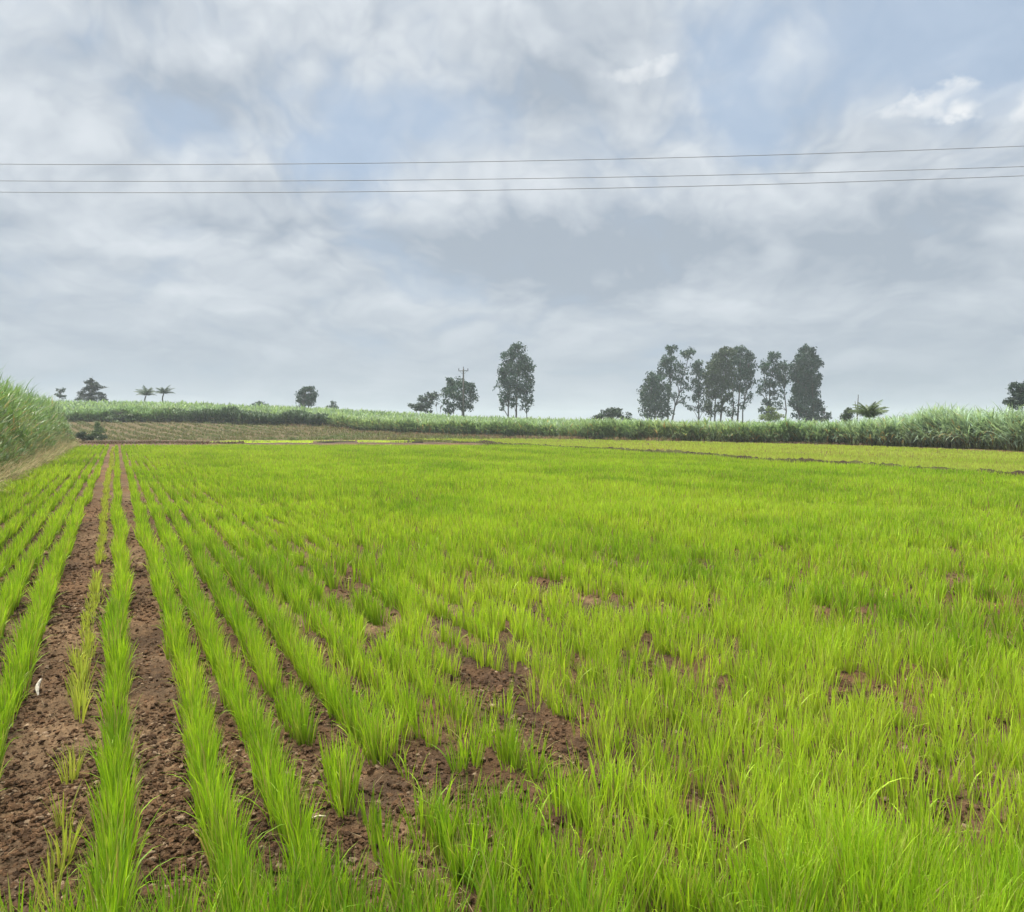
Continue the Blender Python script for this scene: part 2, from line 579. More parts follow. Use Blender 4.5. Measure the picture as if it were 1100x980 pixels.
def build_rice():
    bag = Bag()
    for i, u0 in enumerate(ROWS):
        if abs(u0 + .22) < .01:
            continue
        # points along the row, denser nearer
        vs, v = [], 1.0
        vmax = 75.0
        while v < vmax:
            x, y = xy(u0, v)
            d = math.hypot(x, y)
            step = (.036 if u0 < 1.3 else .055) if d < 8 else (.048 if d < 15 else (.075 if d < 30 else .11))
            vs.append(v)
            v += step
        vs = np.array(vs)
        vs = vs + RNG.normal(0, .018, len(vs))
        j = float(np.interp(u0, [-3, .5, 1.3, 2.5, 4.5, 9, 28], [.016, .016, .016, .018, .028, .06, .08]))
        us = u0 + row_wobble(vs, i) + RNG.normal(0, j, len(vs))
        x, y = xy(us, vs)
        t = x / np.maximum(y, .1)
        keep = (y > 1.25) & (y < FAR_Y + 1.2 * (vnoise(x * .3, x * 0, 13) - .5)) & (np.abs(t) < 1.05) & (us < bund_u(vs) - .3)
        n1 = fbm(x * 1.1, y * 1.1, 101, 3)
        sparse = float(np.interp(u0, [-3, .5, 1.2, 2.0, 28], [0, 0, .3, .5, .5]))
        p = 1 - sparse * sstep(.50, .70, n1)
        # rows on the left: near-continuous with a few gaps
        p = np.where(u0 < .5, 1 - .35 * sstep(.66, .8, vnoise(vs * 1.1, vs * 0 + i, 17)), p)
        if .6 < u0 < 1.0:
            p = p * np.where(y < 4.0, .55 + .45 * vnoise(vs * 2.0, vs * 0 + i, 19), 1)
        if u0 < -.5 :
            p = p * np.where(y < 3.6, .75, 1)
        p = p * (1 - np.clip(bareness(x, y) * 1.25, 0, .97) * (u0 > .75))
        if u0 > 1.1:
            hole = sstep(.44, .60, .6 * vnoise(x * 6.5, y * 6.5, 107) + .4 * vnoise(x * 2.1, y * 2.1, 108)) * .66 * (1 - sstep(6, 15, y))
            p = p * (1 - hole * float(np.interp(u0, [1.1, 2.2], [.3, 1])))
        keep &= RNG.random(len(x)) < p
        x, y = x[keep], y[keep]
        if not len(x):
            continue
        vv = vs[keep]
        h = (.225 if u0 < 4 else .235) + .09 * (fbm(x * .8, y * .8, 111, 3) - .5) * 2 + .03 * (vnoise(vv * 2.2, vv * 0 + i, 23) - .5)
        h = h * (1 - .3 * bareness(x, y))
        rice_tufts(bag, x, y, h, tone_field(x, y) - (.08 if u0 < 1.3 else 0),
                   spread=.038 if u0 < 1.2 else (.034 if u0 < 2.2 else (.042 if u0 < 4 else .052)), far=float(np.interp(u0, [4, 12], [1.0, 2.2])),
                   out=.07 if u0 < 4 else .10)
    # the headland sown across the near edge
    n = 2000
    y = 1.45 + RNG.random(n) * 1.25
    x = (RNG.random(n) * 2 - 1) * y * 1.0
    edge = 2.32 + .25 * (fbm(x * 1.6, x * 0 + 2, 121, 3) - .5) * 2 + np.where(x > 0, .2, 0)
    k = (y < edge) & (RNG.random(n) < (.12 + .88 * sstep(.38, .58, fbm(x * 3.5, y * 3.5, 123, 2))) * np.where(x < -.2, .6, 1))
    x, y = x[k], y[k]
    rice_tufts(bag, x, y, .27 + .08 * (fbm(x * 2, y * 2, 125, 2) - .5) * 2, tone_field(x, y) - .15)
    # loose seedlings between the rows on the right
    n = 5200
    y = 2.3 * np.exp(RNG.random(n) * math.log(26 / 2.3))
    x = (RNG.random(n) * 1.9 - .95) * y
    u, v = uv(x, y)
    k = (u > 1.0) & (u < bund_u(v) - .6) & (bareness(x, y) < .5 * RNG.random(n) + .25)
    x, y = x[k], y[k]
    rice_tufts(bag, x, y, .19 + .07 * RNG.random(len(x)), tone_field(x, y) + .2, dens=.5)
    o = bag.build('rice_crop', M_RICE)
    tag(o, 'bright green young rice crop filling the near field in rows', 'rice crop', None, 'stuff')


build_rice()


def build_weak_row():
    bag = Bag()
    vs = np.arange(1.6, 60, .05)
    vs = vs + RNG.normal(0, .02, len(vs))
    us = -.22 + row_wobble(vs, 99) + RNG.normal(0, .018, len(vs))
    x, y = xy(us, vs)
    k = RNG.random(len(x)) < np.where(y < 3.6, .25, np.where(y < 5, .7, .95)) * sstep(.12, .38, vnoise(vs * 1.4, vs * 0, 27))
    x, y = x[k], y[k]
    h = np.where(y < 4.9, .17, .085) + .05 * RNG.random(len(x))
    rice_tufts(bag, x, y, h, np.full(len(x), .85), spread=.026, dens=.6, wilt=.42)
    o = bag.build('stunted_rice', M_RICE)
    tag(o, 'stunted yellowish row of rice in the wide bare strip', 'stunted rice', None, 'stuff')


build_weak_row()


def build_far_rice():
    bag = Bag()
    n = 130000
    y = 14 * np.exp(RNG.random(n) * math.log(92 / 14))
    x = y * (RNG.random(n) * 1.25 - .32)
    u, v = uv(x, y)
    t = x / y
    k = (u > bund_u(v) + .3) & (y < cane_front(t) - 3.5 - 2 * vnoise(x * .2, y * 0, 29)) & (y < 86)
    rowy = .5 + .5 * np.cos(u * 6.283 / .5)
    k &= RNG.random(n) < .25 + .75 * sstep(.38, .6, fbm(u * .8, v * .15, 131, 3)) * (.6 + .4 * rowy)
    x, y = x[k], y[k]
    u, v = uv(x, y)
    tone = .85 + 1.5 * (fbm(u * .5, v * .08, 133, 3) - .5) + .4 * (fbm(x, y, 135, 2) - .5)
    D = np.hypot(x, y)
    nb = 5
    x, y, tone, D = [np.repeat(a, nb) for a in (x, y, tone, D)]
    N = len(x)
    az = RNG.random(N) * 6.283
    bx, by = x + .09 * np.cos(az), y + .09 * np.sin(az)
    L = (.17 + .08 * RNG.random(N))
    tn = np.clip(tone + .3 * (RNG.random(N) - .5), 0, 1.2)[:, None]
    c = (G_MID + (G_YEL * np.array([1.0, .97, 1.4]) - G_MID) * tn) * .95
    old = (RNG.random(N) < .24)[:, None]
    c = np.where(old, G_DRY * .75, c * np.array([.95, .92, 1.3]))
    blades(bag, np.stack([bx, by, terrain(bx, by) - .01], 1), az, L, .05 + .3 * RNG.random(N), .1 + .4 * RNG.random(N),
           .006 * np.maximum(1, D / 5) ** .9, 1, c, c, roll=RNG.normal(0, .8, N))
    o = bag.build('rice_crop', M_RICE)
    tag(o, 'shorter yellow-green rice beyond the dark earth bund', 'rice crop', None, 'stuff')
    # bright patch of seedlings by the puddles
    bag = Bag()
    n = 16000
    px = 200 + RNG.random(n) * 245
    Y = 67 + RNG.random(n) * 8.5
    x = (px - 550) / F * Y
    k = fbm(x * .22, Y * .5, 141, 3) > .40 + .25 * RNG.random(n)
    k &= ~((px > 336) & (px < 384) & (Y < 75)) & (RNG.random(n) < sstep(200, 290, px) * (1 - .7 * sstep(400, 445, px)))
    x, Y = x[k], Y[k]
    N = len(x)
    c = np.tile(G_YEL, (N, 1)) * (.8 + .4 * RNG.random((N, 1)))
    blades(bag, np.stack([x, Y, terrain(x, Y)], 1), RNG.random(N) * 6.28, .10 + .12 * RNG.random(N), .2 + .7 * RNG.random(N), .5, .045, 1, c, c, roll=RNG.normal(0, .8, N))
    o = bag.build('rice_seedlings', M_RICE)
    tag(o, 'bright yellow-green strip of seedlings between the puddles and far bund', 'rice seedlings', None, 'stuff')


build_far_rice()


def bund_h(v):
    return .23 + .09 * (fbm(v * .8, v * 0 + 3, 152, 3) - .5) * 2


def build_bund():
    vs = np.arange(2, 84, .14)
    off = np.array([-.5, -.34, -.24, -.16, -.08, 0, .08, .16, .24, .34, .5])
    Vg, Og = np.meshgrid(vs, off, indexing='ij')
    U = bund_u(Vg) + Og
    x, y = xy(U, Vg)
    prof = np.exp(-(Og / .2) ** 2)
    rough = (fbm(x * 3, y * 3, 153, 4, .65) - .5) * .26 + (vnoise(x * 11, y * 11, 154) - .5) * .08
    z = terrain(x, y) - .04 + prof * (bund_h(Vg) + rough) * (1 - .75 * sstep(55, 84, Vg)) + .04 * prof
    g = sstep(.42, .62, fbm(x * .9, y * .9, 155, 3))[..., None]
    C = np.array([.040, .029, .017]) * (1 - g) + np.array([.060, .062, .020]) * g
    nv, no = x.shape
    idx = np.arange(nv * no).reshape(nv, no)
    Q = np.stack([idx[:-1, :-1], idx[:-1, 1:], idx[1:, 1:], idx[1:, :-1]], -1).reshape(-1, 4)
    o = mesh_obj('earth_bank', np.stack([x, y, z], -1).reshape(-1, 3), np.concatenate([Q[:, [0, 1, 2]], Q[:, [0, 2, 3]]]), M_SOIL, None, C.reshape(-1, 3))
    if o.data.polygons[50].normal.z < 0:
        o.data.flip_normals()
    tag(o, 'low dark earth bund dividing the two rice plots', 'bank', None, 'structure')


build_bund()


def build_bund_grass():
    bag = Bag()
    n = 16000
    v = 2 + 78 * RNG.random(n) ** 1.2
    u = bund_u(v) + RNG.normal(0, .17, n)
    x, y = xy(u, v)
    k = RNG.random(n) < .15 + .7 * sstep(.40, .62, vnoise(v * .9, v * 0, 151))
    x, y = x[k], y[k]
    N = len(x)
    D = np.hypot(x, y)
    g = RNG.random((N, 1))
    c = np.array([.09, .14, .025]) * (1 - g) + np.array([.20, .17, .07]) * g
    blades(bag, np.stack([x, y, terrain(x, y) + .6 * bund_h(v[k]) * np.exp(-((u[k] - bund_u(v[k])) / .2) ** 2)], 1), RNG.random(N) * 6.28, .07 + .09 * RNG.random(N), .5 * RNG.random(N), .6, .005 * D / 5, 2, c, c)
    o = bag.build('bund_grass', M_DRY)
    tag(o, 'sparse dull grass along the earth bund between the rice plots', 'grass', None, 'stuff')


build_bund_grass()

def build_straw():
    bag = Bag()
    n = 2600
    y = 2.0 * np.exp(RNG.random(n) * math.log(12 / 2.0))
    x = y * (RNG.random(n) * 1.7 - .85)
    u, v = uv(x, y)
    k = (u > -2.6) & (RNG.random(n) < .25 + .75 * sstep(.45, .65, fbm(x * 1.3, y * 1.3, 201, 3)))
    x, y = x[k], y[k]
    N = len(x)
    g = RNG.random((N, 1))
    c = np.array([.36, .29, .17]) * (1 - g) + np.array([.20, .15, .09]) * g
    z = terrain(x, y) + micro(x, y) + .008
    blades(bag, np.stack([x, y, z], 1), RNG.random(N) * 6.28, .03 + .09 * RNG.random(N), 1.2 + .3 * RNG.random(N), .35 * RNG.random(N),
           .0022 + .002 * RNG.random(N), 3, c, c, roll=RNG.normal(0, .6, N))
    o = bag.build('straw_litter', M_DRY)
    tag(o, 'thin bits of pale straw littering the bare soil', 'straw litter', None, 'stuff')


build_straw()

# ------------------------------------------------------------------ puddles
def puddle(px0, px1, Y, dy, seed, label):
    x0, x1 = (px0 - 550) / F * Y, (px1 - 550) / F * Y
    cx, rx = (x0 + x1) / 2, (x1 - x0) / 2
    n = 48
    a = np.linspace(0, 2 * np.pi, n, endpoint=False)
    rr = .75 + .5 * vnoise(np.cos(a) * 2 + 9, np.sin(a) * 2 + seed, seed)
    x, y = cx + rx * rr * np.cos(a), Y + dy * rr * np.sin(a)
    top = float(terrain(x, y).mean()) + .075
    V = np.concatenate([np.stack([x, y, 0 * x + top], 1), np.stack([x, y, 0 * x + top - .2], 1), [[cx, Y, top]]])
    T = [[2 * n, i, (i + 1) % n] for i in range(n)]
    for i in range(n):
        j = (i + 1) % n
        T += [[i, n + i, n + j], [i, n + j, j]]
    o = mesh_obj('puddle', V, T, M_WATER, flat=True)
    tag(o, label, 'puddle', None, 'structure')


M_WATER, nt, N, Lk = new_mat('puddle_water')
_o = N.new('ShaderNodeOutputMaterial')
_p = N.new('ShaderNodeBsdfPrincipled')
_p.inputs['Base Color'].default_value = (.05, .05, .045, 1)
_p.inputs['Roughness'].default_value = .06
_p.inputs['Specular IOR Level'].default_value = .6
_n = N.new('ShaderNodeTexNoise')
_n.inputs['Scale'].default_value = 2.5
_b = N.new('ShaderNodeBump')
_b.inputs['Strength'].default_value = .05
Lk.new(_n.outputs['Fac'], _b.inputs['Height'])
Lk.new(_b.outputs['Normal'], _p.inputs['Normal'])
Lk.new(_p.outputs[0], _o.inputs['Surface'])
puddle(340, 380, 71.5, 2.2, 3, 'small grey puddle lying on the muddy far edge of the field')
puddle(424, 458, 71, 1.3, 6, 'thin pale puddle where the earth bund meets the far edge')
puddle(262, 290, 71, 1.0, 9, 'tiny puddle at the left end of the seedling strip')

# ------------------------------------------------------------------ sugar cane
C_CANE = np.array([.20, .325, .19])
C_CANE_Y = np.array([.275, .37, .205])
C_CANE_B = np.array([.275, .39, .30])
C_STRAW = np.array([.42, .33, .18])


def cane_plants(bag, x, y, H, col, nl=11, segs=4, wid=.05, Lf=.55, stalk=True, straw=.12, droop=1.0):
    """cane plants: a leaning stalk and long arching leaves"""
    N = len(x)
    z = terrain(x, y)
    la = RNG.random(N) * 6.283
    lean = .12 * RNG.random(N)
    D = np.hypot(x, y)
    if stalk:
        cs = np.tile(np.array([.16, .16, .07]), (N, 1)) * (.7 + .5 * RNG.random((N, 1)))
        blades(bag, np.stack([x, y, z], 1), la, H * .8, lean, .05, .05 * np.maximum(1, D / 40), 2, cs, cs, roll=RNG.random(N) * 6)
    k = np.repeat(np.arange(N), nl)
    M = len(k)
    f = np.tile(np.linspace(.18, .86, nl), N) + RNG.normal(0, .04, M)
    hh = H[k] * np.clip(f, .05, .9) * .82
    bx = x[k] + np.cos(la[k]) * hh * np.sin(lean[k])
    by = y[k] + np.sin(la[k]) * hh * np.sin(lean[k])
    bz = z[k] + hh
    az = RNG.random(M) * 6.283
    L = H[k] * Lf * (.7 + .5 * RNG.random(M)) * (1.05 - .35 * np.clip(f, 0, 1))
    le = (.55 - .42 * np.clip(f, 0, 1)) + .15 * RNG.random(M)
    be = (1.9 - 1.2 * np.clip(f, 0, 1)) * (.5 + .7 * RNG.random(M)) * droop
    W = wid * (.7 + .6 * RNG.random(M)) * np.maximum(1, np.repeat(D, nl) / 45) ** .8
    c = col[k] * (.6 + .8 * RNG.random((M, 1)))
    dry = (RNG.random(M) < straw * 2.2 * (1 - np.clip(f, 0, 1)) ** 1.5)[:, None]
    c = np.where(dry, C_STRAW * (.6 + .6 * RNG.random((M, 1))), c)
    blades(bag, np.stack([bx, by, bz], 1), az, L, le, be, W, segs, c * .95, c, roll=RNG.normal(0, .5, M))


def build_left_cane():
    bag = Bag()
    n = 5200
    v = 3 + 64 * RNG.random(n) ** 1.25
    d = 6.5 * RNG.random(n) ** 1.4
    u = -2.95 - d + .25 * (vnoise(v * .5, v * 0, 161) - .5)
    x, y = xy(u, v)
    k = (y < 60) & (y > 4)
    x, y, d = x[k], y[k], d[k]
    H = np.clip(.75 + 2.0 * d, 0, 3.3) * (.85 + .25 * fbm(x * .6, y * .6, 163, 3)) * (.9 + .2 * RNG.random(len(x)))
    g = np.clip(fbm(x * .5, y * .5, 165, 3) + .3 * (RNG.random(len(x)) - .5), 0, 1)[:, None]
    col = (C_CANE * (1 - g) + C_CANE_Y * g) * np.array([.55, .66, .46])
    cane_plants(bag, x, y, H, col, nl=13, segs=5, wid=.055, Lf=.52, straw=.16)
    o = bag.build('sugar_cane', M_CANE)
    tag(o, 'tall leafy sugar cane along the left edge of the rice', 'sugar cane', None, 'stuff')
    # dry straw hanging over the bank
    bag = Bag()
    n = 42000
    v = 3 + 60 * RNG.random(n) ** 1.35
    u = -2.55 - 1.5 * RNG.random(n) ** .9 - .2 * (vnoise(v * .8, v * 0, 167) - .5)
    x, y = xy(u, v)
    k = (y < 58) & (y > 4)
    x, y, u = x[k], y[k], u[k]
    N = len(x)
    g = RNG.random((N, 1))
    c = np.array([.50, .41, .24]) * (1 - g) + np.array([.32, .27, .12]) * g
    c = c * (.45 + .75 * RNG.random((N, 1)))
    gr = (RNG.random((N, 1)) < .25)
    c = np.where(gr, np.array([.16, .22, .06]), c)
    az = np.arctan2(DN[1], DN[0]) + RNG.normal(0, 1.1, N)
    z = terrain(x, y) + np.where(RNG.random(N) < .5, 1.5 * RNG.random(N) * np.clip((-u - 2.75), 0, 1), 0)
    blades(bag, np.stack([x, y, z], 1), az, .35 + .6 * RNG.random(N), .2 + .5 * RNG.random(N), .6 + 1.5 * RNG.random(N),
           .010 + .018 * RNG.random(N), 4, c, c, roll=RNG.normal(0, .6, N))
    o = bag.build('dry_grass', M_DRY)
    tag(o, 'tan dry grass and straw spilling from the left cane onto the rice', 'dry grass', None, 'stuff')


build_left_cane()


def build_far_cane():
    # the main stand: from the right edge of the frame round to the slope on the left
    bag = Bag()
    n = 90000
    t = RNG.random(n) * 1.75 - .82
    fr = cane_front(t)
    dz = 75 * RNG.random(n) ** 2.2
    y = fr + dz + .8 * (vnoise(t * 60, t * 0, 171) - .5)
    x = t * y
    p = np.where(dz < 4, .34, np.where(dz < 14, .3, .3)) * np.clip(y / 90, .25, 1.2) * (.35 + .65 * sstep(.3, .55, vnoise(x * .9, y * .9, 172)))
    k = (RNG.random(n) < p) & (y < 185)
    cane_edge = (t < -.245) & (dz < 5)
    k &= ~cane_edge
    x, y, t, dz = x[k], y[k], t[k], dz[k]
    H = np.interp(t, [-.8, -.25, .19, .36, .43, .47, .52, .58, .9], [1.75, 1.75, 1.85, 1.7, 1.6, 1.85, 2.15, 2.45, 2.45])
    H = H * (.74 + .5 * fbm(x * .35, y * .35, 173, 4)) * (.85 + .28 * RNG.random(len(x)))
    g = np.clip(.2 + 1.0 * (fbm(x * .12, y * .12, 175, 3) - .35), 0, 1)[:, None]
    right = sstep(.3, .6, t)[:, None]
    col = (C_CANE * (1 - g) + C_CANE_Y * g) * (1 - right) + C_CANE_B * 1.1 * right
    front = dz < 5
    nearr = front & (t > .2)
    cane_plants(bag, x[nearr], y[nearr], H[nearr], col[nearr], nl=20, segs=5, wid=.075, Lf=.72, straw=.08, droop=1.1)
    m2 = front & ~nearr
    cane_plants(bag, x[m2], y[m2], H[m2], col[m2], nl=15, segs=4, wid=.085, Lf=.7, straw=.08)
    m3 = ~front
    cane_plants(bag, x[m3], y[m3], H[m3], col[m3], nl=9, segs=3, wid=.10, Lf=.6, stalk=False, straw=0)
    o = bag.build('sugar_cane', M_CANE)
    tag(o, 'broad sugar cane field along the skyline behind the rice plots', 'sugar cane', None, 'stuff')
    # the cane front on the left slope, its shade painted in as darker leaves
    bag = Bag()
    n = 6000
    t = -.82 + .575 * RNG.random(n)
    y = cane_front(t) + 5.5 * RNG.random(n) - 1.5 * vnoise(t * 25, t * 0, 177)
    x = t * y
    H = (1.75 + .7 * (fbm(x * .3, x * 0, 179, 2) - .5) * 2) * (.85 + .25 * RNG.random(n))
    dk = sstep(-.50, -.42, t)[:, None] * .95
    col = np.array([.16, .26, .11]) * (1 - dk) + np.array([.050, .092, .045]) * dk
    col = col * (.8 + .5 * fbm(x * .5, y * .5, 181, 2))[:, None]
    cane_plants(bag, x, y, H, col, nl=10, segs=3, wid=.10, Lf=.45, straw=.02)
    o = bag.build('shade_toned_cane', M_TREE)
    tag(o, 'front of the sugar cane, its shade painted dark green, above the tan stubble slope', 'tall grass', None, 'stuff')


build_far_cane()


def build_stubble():
    bag = Bag()
    n = 42000
    y = 80 + 42 * RNG.random(n)
    t = -.75 + .72 * RNG.random(n)
    x = t * y
    ca, sa = math.cos(math.radians(39)), math.sin(math.radians(39))
    w = x * ca + y * sa + 0.6 * (fbm(x * .12, y * .12, 190, 2) - .5)
    ph = (w / 2.1) % 1.0
    k = (y < cane_front(t) - .5) & (RNG.random(n) < np.where(np.abs(ph - .5) < .22, .9, .07) * (.6 + .4 * sstep(.3, .55, fbm(x * .3, y * .3, 189, 3))))
    x, y = x[k], y[k]
    N = len(x)
    g = np.clip(fbm(x * .2, y * .2, 191, 3)[:, None] + .4 * (RNG.random((N, 1)) - .5), 0, 1)
    c = np.array([.165, .135, .060]) * (1 - g) + np.array([.115, .17, .05]) * g
    blades(bag, np.stack([x, y, terrain(x, y) - .02], 1), RNG.random(N) * 6.28, .25 + .3 * RNG.random(N), .2 + .5 * RNG.random(N), .5,
           .14, 2, c, c, roll=RNG.normal(0, .8, N))
    o = bag.build('crop_stubble', M_DRY)
    tag(o, 'rows of tan stubble on the slope below the dark cane front', 'stubble', None, 'stuff')
    # reddish weeds and rough growth along the margin of the cane
    bag = Bag()
    n = 16000
    t = -.30 + .78 * RNG.random(n)
    y = cane_front(t) - 5.5 * RNG.random(n) ** 1.2 + .6
    x = t * y
    m = RNG.random(n) < .3
    t = np.where(m, -.62 + .26 * RNG.random(n), t)
    y = np.where(m, 60 + 8 * RNG.random(n), y)
    x = t * y
    k = RNG.random(n) < sstep(.36, .56, fbm(x * .35, y * .5, 193, 3)) * np.where(t > .12, np.where(y > cane_front(t) - 2.2, .8, .1), 1)
    x, y, t = x[k], y[k], t[k]
    N = len(x)
    g = RNG.random((N, 1))
    c = np.array([.20, .115, .075]) * (1 - g) + np.array([.26, .21, .11]) * g
    gr = (RNG.random((N, 1)) < .22)
    c = np.where(gr, np.array([.13, .18, .05]), c)
    c = np.where((y < 73)[:, None], c * np.array([.55, .5, .55]), c)
    blades(bag, np.stack([x, y, terrain(x, y)], 1), RNG.random(N) * 6.28, (.25 + .45 * RNG.random(N)) * np.where(y < 73, .5, 1), .1 + .6 * RNG.random(N), .6,
           .08, 2, c, c, roll=RNG.normal(0, .8, N))
    o = bag.build('dry_weeds', M_DRY)
    tag(o, 'reddish brown weeds along the foot of the far cane', 'dry weeds', None, 'stuff')


build_stubble()

# ------------------------------------------------------------------ trees
EUC = np.array([.034, .076, .050])
DKG = np.array([.036, .070, .048])
MID = np.array([.045, .075, .028])


def leaf_cloud(bag, centre, rad, n, size, col, droop=.5, elong=2.2, clumps=9, spread=.34):
    """leaf sprays gathered into clumps inside one ellipsoid"""
    centre, rad = np.array(centre, float), np.array(rad, float)
    d = RNG.normal(0, 1, (clumps, 3))
    d /= np.linalg.norm(d, axis=1)[:, None]
    cc = centre + d * rad * (.25 + .62 * RNG.random((clumps, 1)) ** .6)
    tone = .75 + .5 * RNG.random(clumps)
    k = RNG.integers(0, clumps, n)
    g = np.clip(RNG.normal(0, 1, (n, 3)), -1.9, 1.9)
    P = cc[k] + g * rad * spread * np.array([1, 1, .85])
    s = size * (.55 + .9 * RNG.random(n))
    # each spray: a pointed diamond hanging at random angles
    az = RNG.random(n) * 6.283
    el = -droop + RNG.normal(0, .6, n)
    ax = np.stack([np.cos(az) * np.cos(el), np.sin(az) * np.cos(el), np.sin(el)], 1)
    sd = np.cross(ax, RNG.normal(0, 1, (n, 3)))
    sd /= np.linalg.norm(sd, axis=1)[:, None] + 1e-9
    L = ax * (s * elong * .5)[:, None]
    W = sd * (s * .5)[:, None]
    V = np.stack([P - L, P + W - L * .1, P + L, P - W - L * .1], 1)
    T = (np.array([[0, 1, 2], [0, 2, 3]])[None] + 4 * np.arange(n)[:, None, None]).reshape(-1, 3)
    c = col[None] * (tone[k] * (.7 + .6 * RNG.random(n)))[:, None]
    bag.add(V.reshape(-1, 3), T, np.repeat(c, 4, 0))
    return cc


def tree(name, label, Y, trunks, blobs, col=EUC, leaf=.42, dens=1.0, cat='tree', group=None, droop=.6, tr=.16, bark=M_BARK, spread=.21, elong=2.4):
    """trunks: (photo x at base, photo x at top, photo y at top); blobs: (x, y, rx, ry[, weight]) in photo pixels at depth Y"""
    k = Y / F
    bx = np.mean([t_[0] for t_ in trunks])
    X0 = (bx - 550) / F * Y
    root = empty(name, (X0, Y, float(terrain(np.array([X0]), np.array([Y]))[0])))
    tag(root, label, cat, group)
    tb, cb = Bag(), Bag()
    lines = []
    for (b0, b1, ty) in trunks:
        xb = (b0 - 550) / F * Y
        yy = Y + RNG.normal(0, .4)
        zb = float(terrain(np.array([xb]), np.array([yy]))[0]) - .2
        top = at(b1, ty, yy)
        m = 7
        pts = []
        for q in range(m):
            f = q / (m - 1)
            p = np.array([xb, yy, zb]) * (1 - f) + top * f
            if 0 < q < m - 1:
                p = p + RNG.normal(0, .12, 3) * np.array([1, 1, 0]) * (top[2] - zb) / 15
            pts.append(p)
        rr = tr * (top[2] - zb) / 12
        tube(tb, pts, [max(.03, rr * (1.25 if q == 0 else 1) * (1 - .85 * q / (m - 1))) for q in range(m)], 7)
        lines.append(np.array(pts))
    allp = np.concatenate(lines)
    for b in blobs:
        px, py, rx, ry = b[:4]
        w = b[4] if len(b) > 4 else 1.0
        c = at(px, py, Y + RNG.normal(0, .35) * rx * k)
        rad = np.array([rx * k, rx * k * .85, ry * k]) * 1.13
        n = int(5.6 * rx * ry * dens * w * (.42 / leaf) ** 1.2) + 18
        ncl = max(5, int(rx * ry / 6))
        cc = leaf_cloud(cb, c, rad, n, leaf * .62 * Y / 170, col, droop, clumps=ncl, spread=spread if rx >= 7 else max(spread, .31), elong=elong)
        # limbs from the nearest lower point of a trunk to some of the clumps
        for q in range(min(len(cc), 5)):
            e = cc[q]
            lower = allp[allp[:, 2] < e[2] - .2]
            if not len(lower):
                continue
            s = lower[np.argmin(np.linalg.norm((lower - e) * np.array([1, 1, .6]), axis=1))]
            mid = s * .5 + e * .5 + np.array([0, 0, .12 * np.linalg.norm(e - s)])
            r0 = .05 * Y / 170
            tube(tb, [s, mid, e], [r0 * 1.6, r0, r0 * .4], 5)
    tb.build('trunk', bark, root)
    cb.build('crown', M_TREE, root)
    return root


EG = 'tall eucalyptus trees on the skyline'
tree('eucalyptus_tree', 'tall twin-stemmed eucalyptus standing alone right of the utility pole', 165,
     [(546, 548, 392), (554, 556, 378), (567, 563, 415)],
     [(556, 377, 9, 9), (546, 385, 8, 9), (563, 386, 8, 10), (553, 395, 13, 9), (541, 402, 8, 8), (567, 400, 7, 12), (556, 408, 14, 9, .8),
      (538, 412, 6, 8, .7), (568, 415, 6, 10, .8), (549, 419, 10, 9), (560, 424, 8, 9, .8), (543, 428, 7, 7, .8), (569, 430, 5, 9, .6), (552, 433, 8, 6, .5), (541, 437, 4, 5, .4), (564, 438, 4, 5, .4)],
     EUC, .40, 1.25, group=EG)
tree('eucalyptus_tree', 'bushy eucalyptus at the left end of the tall row', 178,
     [(697, 700, 410), (712, 708, 402), (703, 703, 415)],
     [(704, 408, 11, 9), (697, 420, 10, 10), (712, 422, 9, 12), (703, 432, 14, 10), (693, 436, 6, 10, .7), (716, 437, 6, 9, .7), (704, 445, 12, 6)],
     EUC * np.array([1.15, 1.05, 1]), .42, 1.4, group=EG)
tree('eucalyptus_tree', 'tall open eucalyptus leaning right behind the bushy one, its top forked', 182,
     [(716, 722, 378), (718, 740, 383)],
     [(722, 377, 7, 7), (717, 388, 8, 9), (713, 398, 7, 7), (724, 395, 8, 10, .8), (738, 381, 6, 6), (743, 377, 4, 4), (733, 396, 6, 8, .4), (727, 411, 8, 8, .5), (736, 411, 5, 9, .4), (722, 424, 6, 8, .4), (733, 430, 4, 8, .25)],
     EUC, .40, 1.15, group=EG)
tree('eucalyptus_tree', 'thin airy eucalyptus between the forked one and the dense middle pair', 180,
     [(751, 750, 392)],
     [(748, 392, 7, 7), (752, 402, 9, 8, .9), (745, 412, 8, 8, .6), (755, 418, 8, 9, .7), (746, 426, 7, 7, .5), (741, 436, 5, 5, .35), (754, 436, 6, 8, .5)],
     EUC, .40, 1.1, group=EG)
tree('eucalyptus_tree', 'broad dense eucalyptus, left of the touching middle pair', 176,
     [(767, 772, 392), (773, 778, 384), (762, 766, 410)],
     [(783, 378, 8, 6), (775, 385, 11, 9), (768, 396, 10, 10), (780, 399, 12, 11), (764, 408, 8, 10), (775, 412, 14, 10), (766, 422, 9, 8, .8), (780, 425, 9, 7, .7), (760, 432, 5, 9, .6), (773, 437, 8, 8, .6), (763, 445, 5, 5, .5)],
     MID * .85, .42, 1.5, group=EG)
tree('eucalyptus_tree', 'dense-topped eucalyptus with bare lower stems, right of the touching middle pair', 179,
     [(786, 790, 384), (791, 797, 380), (796, 804, 398)],
     [(795, 377, 8, 6), (803, 382, 7, 8), (792, 388, 10, 9), (803, 394, 8, 10), (796, 404, 11, 9), (806, 403, 5, 7), (790, 415, 8, 7, .7), (801, 416, 7, 8, .6), (786, 430, 4, 7, .35), (809, 408, 4, 5, .5), (798, 434, 5, 7, .3), (787, 444, 6, 5, .5), (805, 424, 4, 8, .35)],
     EUC, .42, 1.3, group=EG)
